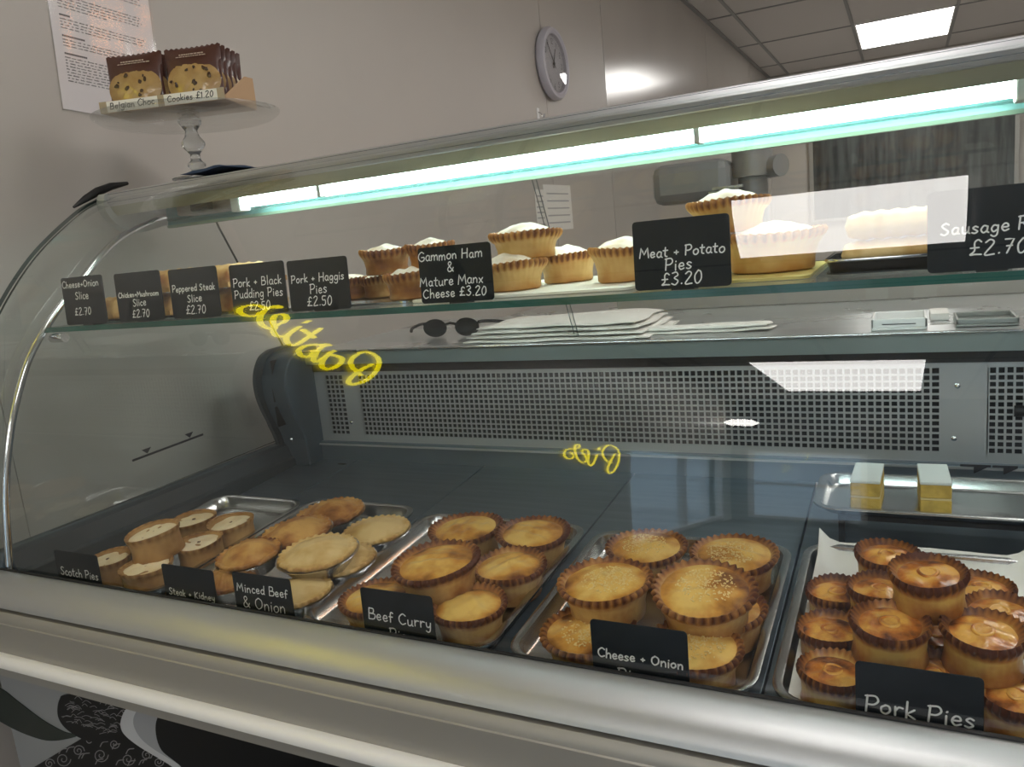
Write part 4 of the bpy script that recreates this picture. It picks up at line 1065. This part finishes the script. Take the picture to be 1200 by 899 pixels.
# sunglasses
a, b = on(476, 392, 'z', WZ+.012), on(596, 394, 'z', WZ+.012)
sg = thing('sunglasses', 'black sunglasses lying on the worktop left of the cloths', 'sunglasses', (on(530, 392, 'y', 1.47).x, 1.47, WZ+.0006)); sg.scale = (1.15, 1.1, 1.0)
M_blk = mat('black_gloss_plastic', (.010,.010,.012), .2)
for s in (-1, 1):
    o = spline([Vector((s*.034+.027*math.cos(t)*(1.0 if math.cos(t)*s > 0 else .9), 0, .021+.020*math.sin(t))) for t in [2*PI*i/12 for i in range(12)]], 3, True)
    MB().poly([Vector((p.x, -.004+.0, max(p.z, .001))) for p in o], (0, .003, 0)).obj('lens', M_blk, sg)
    MB().tube(spline([(s*.060, 0, .030), (s*.066, .012, .030), (s*.090, .028, .026), (s*.118, .045, .016), (s*.125, .05, .008)], 4), .0035, 8).obj('temple', M_blk, sg, smooth=60)
MB().tube([(-.011,-.002,.028),(0,-.004,.031),(.011,-.002,.028)], .003, 8).obj('bridge', M_blk, sg, smooth=60)
# small white box and others at right
def small_box(u0, u1, vb, h, dep, m, label, name, cat, lip=True):
    a, b = on(u0, vb, 'z', WZ), on(u1, vb, 'z', WZ); x0, x1 = a.x, b.x; y = (a.y+b.y)/2
    t = thing(name, label, cat, ((x0+x1)/2, y+dep/2, WZ+.0006)); w = x1-x0
    mb = MB(); th = .004
    mb.box(-w/2, w/2, -dep/2, dep/2, 0, th)
    for q in ((-w/2, w/2, -dep/2, -dep/2+th), (-w/2, w/2, dep/2-th, dep/2), (-w/2, -w/2+th, -dep/2, dep/2), (w/2-th, w/2, -dep/2, dep/2)): mb.box(*q, th, h)
    mb.obj('body', m, t, bevel=.0012)
    if lip: MB().box(-w*.30, w*.30, -dep/2-.0006, -dep/2, h*.50, h*.58).obj('slot_line', M_ink, t)
small_box(1021, 1087, 387.5, .018, .10, M_white, 'low white plastic box with a dark slot on the worktop', 'plastic_box', 'box')
small_box(1120, 1196, 383, .012, .09, mat('grey_steel_pan', (.32,.33,.31), .3, .6), 'shallow grey pan on the worktop at the right edge', 'shallow_pan', 'pan', False)
tag(MB().box(on(1092,385,'z',WZ).x, on(1116,385,'z',WZ).x, 1.45, 1.52, WZ+.0005, WZ+.012).obj('paper_stack', M_paper, bevel=.001), 'small white paper stack between the white box and grey pan', 'paper')

# ---------------------------------------------------------------- cake stand with cookies on the canopy
SCX = on(232, 190, 'y', 1.075).x; SCY = 1.075; ZC = 1.4125
pc = on(222, 141, 'y', SCY); PZ = pc.z
stand = thing('cake_stand', 'clear glass cake stand on top of the canopy', 'cake stand', (pc.x, SCY, ZC))
hgt = PZ-ZC; PR = disc_dia(pc.x, SCY, PZ, 220)/2
MB().lathe([(.004,hgt-.002),(.03,hgt-.0015),(PR*.94,hgt-.001),(PR,hgt+.006),(PR+.001,hgt+.0085),(PR-.003,hgt+.0075),(PR*.93,hgt+.0035),(.004,hgt+.003)], 64).obj('plate', M_stand, stand, smooth=40)
st_ = [(.045,0),(.046,.002),(.030,.006),(.012,.010),(.010,.016),(.016,.022),(.016,.026),(.009,.032),(.0085,hgt*.42),(.014,hgt*.48),(.020,hgt*.56),(.0205,hgt*.62),(.013,hgt*.72),(.0105,hgt*.82),(.018,hgt*.92),(.020,hgt-.002)]
gg = mat('pressed_glass', (.9,.92,.92), .06); gb = gg.node_tree.nodes['Principled BSDF']; gb.inputs['Transmission Weight'].default_value = .92
MB().lathe(st_, 32).obj('stem', gg, stand, smooth=50)
# card box with two hand-written labels
bzp = PZ+.0085
fl, fr = on(119, 134, 'z', bzp), on(264, 116, 'z', bzp)
dirv = (fr-fl); dirv.z = 0; bw = dirv.length; ang = math.atan2(dirv.y, dirv.x)
box = thing('cardboard_box', 'open cardboard box with handwritten cookie price labels on the cake stand', 'box', (fl.x, fl.y, bzp), (0, 0, ang))
bd, bh = .125, .019
MB().box(0, bw, 0, bd, 0, .0012).obj('base', M_card, box)
MB().box(0, bw, 0, .0012, .0012, bh).obj('front_flap', M_card, box)
MB().box(0, bw, bd-.0012, bd, .0012, bh).obj('back_flap', M_card, box)
MB().poly([Vector((bw, 0, .001)), Vector((bw, bd, .001)), Vector((bw, bd, .055)), Vector((bw, .09, .052)), Vector((bw, 0, .006))], (.0012, 0, 0)).obj('side_flap', M_card, box)
MB().box(-.0012, 0, 0, bd, .001, bh).obj('side_flap', M_card, box)
lab = [(.055, .47, 'Belgian Choc'), (.52, .945, 'Cookies £1.20')]
for a, b, tx in lab:
    l = MB().box(bw*a, bw*b, -.0006, 0, .001, bh-.0005).obj('paper_label', M_paper, box)
    mb = MB(); wx = bw*(b-a); hh = min(.0115, wx*.88/text_w(tx))
    write(mb, tx, bw*(a+b)/2, .006, hh, .0015, lambda x, z: Vector((x, -.0009, z)), True, .12, random.Random(4)); mb.obj('handwriting', M_ink, l)
for a, b in ((0, .055), (.47, .52), (.945, 1.0)): MB().box(bw*a, bw*b, -.0010, -.0002, 0, bh).obj('tape', M_tape, box)
# cookie packets
M_wrap = mat('brown_wrapper', (.075,.026,.018), .32, 0, .5, 40, coat=.4); M_cook = bake_mat('cookie_dough', (.46,.31,.13), (.34,.20,.07), (.2,.08,.03), .35, .3, 40, .8, coat=.5)
M_chip = mat('chocolate_chip', (.045,.018,.010), .3)
def packet_meshes(seed):
    rnd = random.Random(seed); W, Hh = .100, .094; nx, ny = 22, 20; mb = MB()
    for sd in (-1, 1):
        for i in range(nx+1):
            for j in range(ny+1):
                u, v = i/nx*2-1, j/ny*2-1; th = .0088*(max(0, 1-u*u)**.6)*(max(0, 1-v*v)**.6)+.0003
                x = u*W/2*(1-.04*(1-abs(v))); z = Hh/2+v*Hh/2*(1-.03*(1-abs(u)))
                if j in (0, ny): z += (.0012 if i % 2 else -.0012)*(1 if j else 1)
                mb.v.append(Vector((x, sd*th+.0006*math.sin(u*17+v*9+seed)*(1-abs(v)), z)))
    n = (nx+1)*(ny+1)
    for i in range(nx):
        for j in range(ny): a = i*(ny+1)+j; mb.face((a, a+ny+1, a+ny+2, a+1)); mb.face((n+a, n+a+1, n+a+ny+2, n+a+ny+1))
    for i in range(nx):
        a = i*(ny+1); mb.face((a, n+a, n+a+ny+1, a+ny+1)); a += ny; mb.face((a, a+ny+1, n+a+ny+1, n+a))
    for j in range(ny): mb.face((j, j+1, n+j+1, n+j)); a = nx*(ny+1)+j; mb.face((a+1, a, n+a, n+a+1))
    ck = MB(); R = .039; rows = 8; seg = 40
    ck_pts = []
    for i in range(rows+1):
        for a in range(seg):
            t = 2*PI*a/seg; r = R*(i/rows)*(1+.03*math.sin(3*t+seed)); x = r*math.cos(t)*1.08; z = .033+r*math.sin(t)*.92
            z = min(z, .064) if False else z
            ck.v.append(Vector((x*1.12, -.0122+.006*(i/rows)**3+.0006*math.sin(x*400)*math.sin(z*380), max(.006, z)))); ck.a.append(.22+.2*(i/rows)**3)
    for i in range(rows):
        for a in range(seg): b = (a+1) % seg; ck.face((i*seg+a, i*seg+b, (i+1)*seg+b, (i+1)*seg+a))
    ch = MB()
    for _ in range(13):
        a = rnd.uniform(0, 2*PI); r = R*.82*rnd.random()**.5; x, z = r*math.cos(a)*1.05, .034+r*math.sin(a)*.88
        if z < .010: continue
        s = rnd.uniform(.0022, .0046); m_ = Matrix.Translation((x*1.12, -.0126, z)) @ Matrix.Rotation(rnd.uniform(0, 3), 4, 'Y')
        k0 = len(ch.v)
        for q in range(7):
            t = 2*PI*q/7; ch.v.append(m_ @ Vector((s*math.cos(t)*rnd.uniform(.7, 1.4), 0, s*math.sin(t)*rnd.uniform(.5, 1.1))))
        ch.v.append(m_ @ Vector((0, -.0014, 0)))
        for q in range(7): ch.face((k0+q, k0+(q+1) % 7, k0+7))
    tx = MB()
    for zz, hw, hh in ((.0785, .020, .0012), (.0755, .026, .0008)):
        x = -hw
        while x < hw: w = rnd.uniform(.002, .006); tx.box(x, x+w, -.0088, -.0083, zz, zz+hh*1.4); x += w+.0012
    return mb.mesh('wrapper', M_wrap, 60), ck.mesh('cookie', M_cook, 60), ch.mesh('chocolate_chips', M_chip, 40), tx.mesh('lettering', mat('packet_print', (.55,.45,.38), .5))
PM = [packet_meshes(s) for s in range(3)]
Mb = Matrix.Translation(box.location) @ Matrix.Rotation(ang, 4, 'Z')
def packet(x, y, yaw, lean, k, label, roll=0):
    p = Mb @ Vector((x, y, .0025)); t = thing('cookie_packet', label, 'cookie packet', p, (lean, roll, ang+yaw), 'cookie packets in the cardboard box')
    w, c_, ch, tx = PM[k]; use('wrapper', w, t); ck = use('cookie', c_, t); use('chocolate_chips', ch, ck); use('lettering', tx, t)
packet(bw*.265, .020, .0, -.10, 0, 'left one of the two front brown cookie packets with a clear window')
packet(bw*.735, .022, .0, -.10, 1, 'right one of the two front brown cookie packets with a clear window')
for i in range(3): packet(bw*.27, .043+.021*i, .0, -.10, i, 'brown cookie packet in the left row, %s' % ('second from the front', 'third from the front', 'hindmost')[i])
for i in range(4): packet(bw*.735, .041+.018*i, .05*i, -.08, (i+1) % 3, 'brown cookie packet in the right row, %s' % ('second from the front', 'third from the front', 'fourth from the front', 'hindmost')[i])
# blue cloth beside the stand's foot
a, b = on(236, 200, 'y', 1.05), on(292, 193, 'y', 1.05)
mb = MB(); nx, ny = 18, 10
for up in (1, 0):
    for i in range(nx+1):
        for j in range(ny+1):
            u, v = i/nx, j/ny; e = max(abs(2*u-1), abs(2*v-1)); x = a.x+(b.x-a.x)*u; y = 1.0+.11*v+.01*math.sin(u*5)
            mb.v.append(Vector((x, y, ZC+.0006+(.011*(1-e**4)*(.6+.4*math.sin(u*4))+.002*math.sin(u*13+v*7)*(1-e) if up else 0))))
n = (nx+1)*(ny+1)
for i in range(nx):
    for j in range(ny): q = i*(ny+1)+j; mb.face((q, q+ny+1, q+ny+2, q+1)); mb.face((n+q, n+q+1, n+q+ny+2, n+q+ny+1))
for i in range(nx):
    q = i*(ny+1); mb.face((q+ny+1, q, n+q, n+q+ny+1)); q += ny; mb.face((q, q+ny+1, n+q+ny+1, n+q))
for j in range(ny): mb.face((j, j+1, n+j+1, n+j)); q = nx*(ny+1)+j; mb.face((q+1, q, n+q, n+q+1))
tag(mb.obj('blue_cloth', mat('navy_cloth', (.012,.035,.085), .8, 0, .5, 200), None, smooth=60), 'folded navy blue cloth on the canopy beside the cake stand', 'cloth')

# ---------------------------------------------------------------- kitchen behind
bench = thing('kitchen_bench', 'steel kitchen bench against the left wall behind the counter', 'bench', (-.2, 2.7, 0))
MB().box(-1.13, 1.6, -.32, .32, .93, .97).obj('top', M_work, bench, bevel=.003)
for x in (-1.08, .2, 1.5):
    for y in (-.28, .28): MB().box(x-.02, x+.02, y-.02, y+.02, 0, .93).obj('leg', M_alu_d, bench)
M_app = mat('appliance_grey', (.25,.26,.26), .35, .2)
def P2(u, v, Y=2.62): return on(u, v, 'y', Y)
a, b = P2(771, 197), P2(862, 240)
sc_ = thing('slicing_machine', 'grey slicing machine with a round post behind the counter', 'kitchen machine', ((a.x+b.x)/2, 2.62, .97))
L_ = sc_.location
mb = MB().box(a.x-L_.x, b.x-L_.x, -.10, .10, b.z-.97+.02, a.z-.97); mb.obj('housing', M_app, sc_, bevel=.03)
c = P2(882, 200); MB().lathe([(.055,.0),(.055,.02),(.045,.03),(.045,c.z-.97-.02),(.062,c.z-.97-.018),(.062,c.z-.97+.075),(.05,c.z-.97+.085)], 28, c=(c.x-L_.x, 0, 0)).obj('post', M_app, sc_, smooth=40)
c2 = P2(905, 195); MB().tube([(c.x-L_.x+.05, 0, c2.z-.97), (c2.x-L_.x+.03, -.03, c2.z-.97)], .034, 16).obj('knob', M_app, sc_, smooth=40)
MB().box(a.x-L_.x-.02, c.x-L_.x+.08, -.14, .14, 0, .05).obj('base', M_app, sc_, bevel=.01)
for k in range(6):
    q = P2(838+k*4, 246-k*5); MB().box(q.x-L_.x-.03+.012*k*0, q.x-L_.x+.06, -.16, -.13, q.z-.97-.004, q.z-.97+.004).obj('slat', M_chrome, sc_)
MB().box(P2(850, 250).x-L_.x-.01, P2(850, 250).x-L_.x+.01, -.13, -.10, .05, P2(862,222).z-.97).obj('bracket', M_app, sc_)
# dark board on the far wall
a, b = on(952, 150, 'y', BY-.02), on(1188, 222, 'y', BY-.02)
cbd = thing('menu_board', 'large dark menu board on the far wall under the canopy', 'board', ((a.x+b.x)/2, BY-.001, (a.z+b.z)/2))
w, h = (b.x-a.x)/2, (a.z-b.z)/2+.12
MB().box(-w, w, -.03, 0, -h, h).obj('panel', mat('dark_board', (.085,.095,.092), .5, 0, 0, 5, .75, 3.5, stretch=(5,1,.5)), cbd)
for q in ((-w-.04, w+.04, h, h+.04), (-w-.04, w+.04, -h-.04, -h), (-w-.04, -w, -h, h), (w, w+.04, -h, h)): MB().box(q[0], q[1], -.04, 0, q[2], q[3]).obj('frame', M_alu_d, cbd)
# paper notices on the left wall seen through the glass
for i, (u0, u1, v0, v1) in enumerate(((636, 672, 216, 268), (626, 640, 222, 262))):
    a, b = on(u0, v0, 'x', WX+.001), on(u1, v1, 'x', WX+.001)
    t = thing('wall_notice', ('larger' if i == 0 else 'narrower')+' pale paper notice on the left wall behind the counter glass', 'notice', (WX, (a.y+b.y)/2, (a.z+b.z)/2))
    w, h = abs(b.y-a.y)/2, abs(a.z-b.z)/2
    MB().box(.0005, .0015, -w, w, -h, h).obj('sheet', M_paper, t)
    mb = MB()
    for k in range(5): mb.box(.0016, .0019, -w*.8, w*.8, -h*.7+k*h*.32, -h*.7+k*h*.32+.006)
    mb.obj('printed_text', mat('grey_print', (.4,.4,.4), .7), t)

# ---------------------------------------------------------------- yellow neon words on the left wall, customer side
PASTIES = [[(-0.312,1.595),(-0.277,1.523),(-0.259,1.46),(-0.262,1.434),(-0.286,1.43),(-0.323,1.464),(-0.347,1.52),(-0.346,1.593),(-0.317,1.65),(-0.269,1.677),(-0.232,1.672),(-0.212,1.625),(-0.216,1.571),(-0.24,1.539),(-0.275,1.513),(-0.299,1.497)],[(-0.113,1.625),(-0.105,1.586),(-0.107,1.533),(-0.12,1.499),(-0.144,1.486),(-0.167,1.504),(-0.18,1.539),(-0.178,1.57),(-0.16,1.589),(-0.138,1.59),(-0.112,1.589)],[(-0.101,1.551),(-0.096,1.526),(-0.082,1.517),(-0.069,1.531),(-0.058,1.574),(-0.053,1.618),(-0.053,1.655),(-0.072,1.653),(-0.047,1.646),(-0.017,1.629),(0.005,1.61),(0.013,1.578),(0.002,1.55),(-0.024,1.531),(-0.046,1.541),(-0.047,1.574),(-0.034,1.591)],[(0.041,1.756),(0.035,1.696),(0.036,1.632),(0.044,1.594),(0.065,1.588),(0.091,1.609),(0.104,1.633),(0.111,1.672),(0.121,1.727)],[(0.092,1.707),(0.011,1.675)],[(0.133,1.763),(0.14,1.797)],[(0.107,1.637),(0.121,1.616),(0.144,1.618),(0.173,1.644),(0.197,1.69),(0.2,1.724),(0.225,1.763),(0.269,1.79),(0.289,1.783),(0.283,1.757),(0.24,1.713),(0.195,1.675),(0.181,1.657),(0.199,1.649),(0.231,1.658),(0.274,1.686),(0.319,1.726),(0.359,1.77),(0.382,1.809),(0.38,1.833),(0.354,1.83),(0.37,1.812),(0.381,1.794),(0.43,1.784),(0.442,1.759),(0.434,1.729),(0.401,1.707),(0.361,1.698),(0.335,1.708),(0.335,1.731),(0.356,1.753)]]
PIES = [[(-2.514,1.168),(-2.463,1.076),(-2.42,0.998),(-2.412,0.946),(-2.44,0.916),(-2.495,0.932),(-2.551,1.001),(-2.581,1.082),(-2.586,1.173),(-2.547,1.237),(-2.477,1.272),(-2.403,1.277),(-2.353,1.236),(-2.331,1.178),(-2.343,1.125),(-2.39,1.073),(-2.436,1.052),(-2.478,1.046)],[(-2.256,1.142),(-2.23,1.08),(-2.204,1.021),(-2.176,1.002),(-2.147,1.019),(-2.134,1.054),(-2.095,1.117),(-2.058,1.15),(-2.056,1.179),(-2.09,1.193),(-2.13,1.177),(-2.142,1.127),(-2.129,1.075),(-2.091,1.038),(-2.045,1.043),(-1.998,1.082),(-1.972,1.137),(-1.96,1.2),(-1.965,1.229),(-1.993,1.243),(-2.017,1.227),(-2.004,1.204),(-1.961,1.189),(-1.904,1.18),(-1.856,1.162),(-1.838,1.127),(-1.85,1.094),(-1.883,1.073),(-1.925,1.075),(-1.949,1.093),(-1.936,1.127),(-1.918,1.14)],[(-2.278,1.237),(-2.269,1.197)]]
for word, strokes, lb in (('Pasties', PASTIES, 'yellow neon word Pasties on the left wall, mirrored in the curved glass'), ('Pies', PIES, 'yellow neon word Pies on the left wall, mirrored small in the curved glass')):
    ys = [y for s_ in strokes for y, z in s_]; zs = [z for s_ in strokes for y, z in s_]
    t = thing('neon_sign', lb, 'neon sign', (WX+.001, (min(ys)+max(ys))/2, min(zs)))
    for s_ in strokes:
        pts = [Vector((.009, y-t.location.y, z-t.location.z)) for y, z in s_]
        if len(pts) > 2: pts = spline(pts, 4)
        MB().tube(pts, .0078 if word == 'Pasties' else .0064, 8).obj('neon_stroke', M_neon, t, smooth=60)
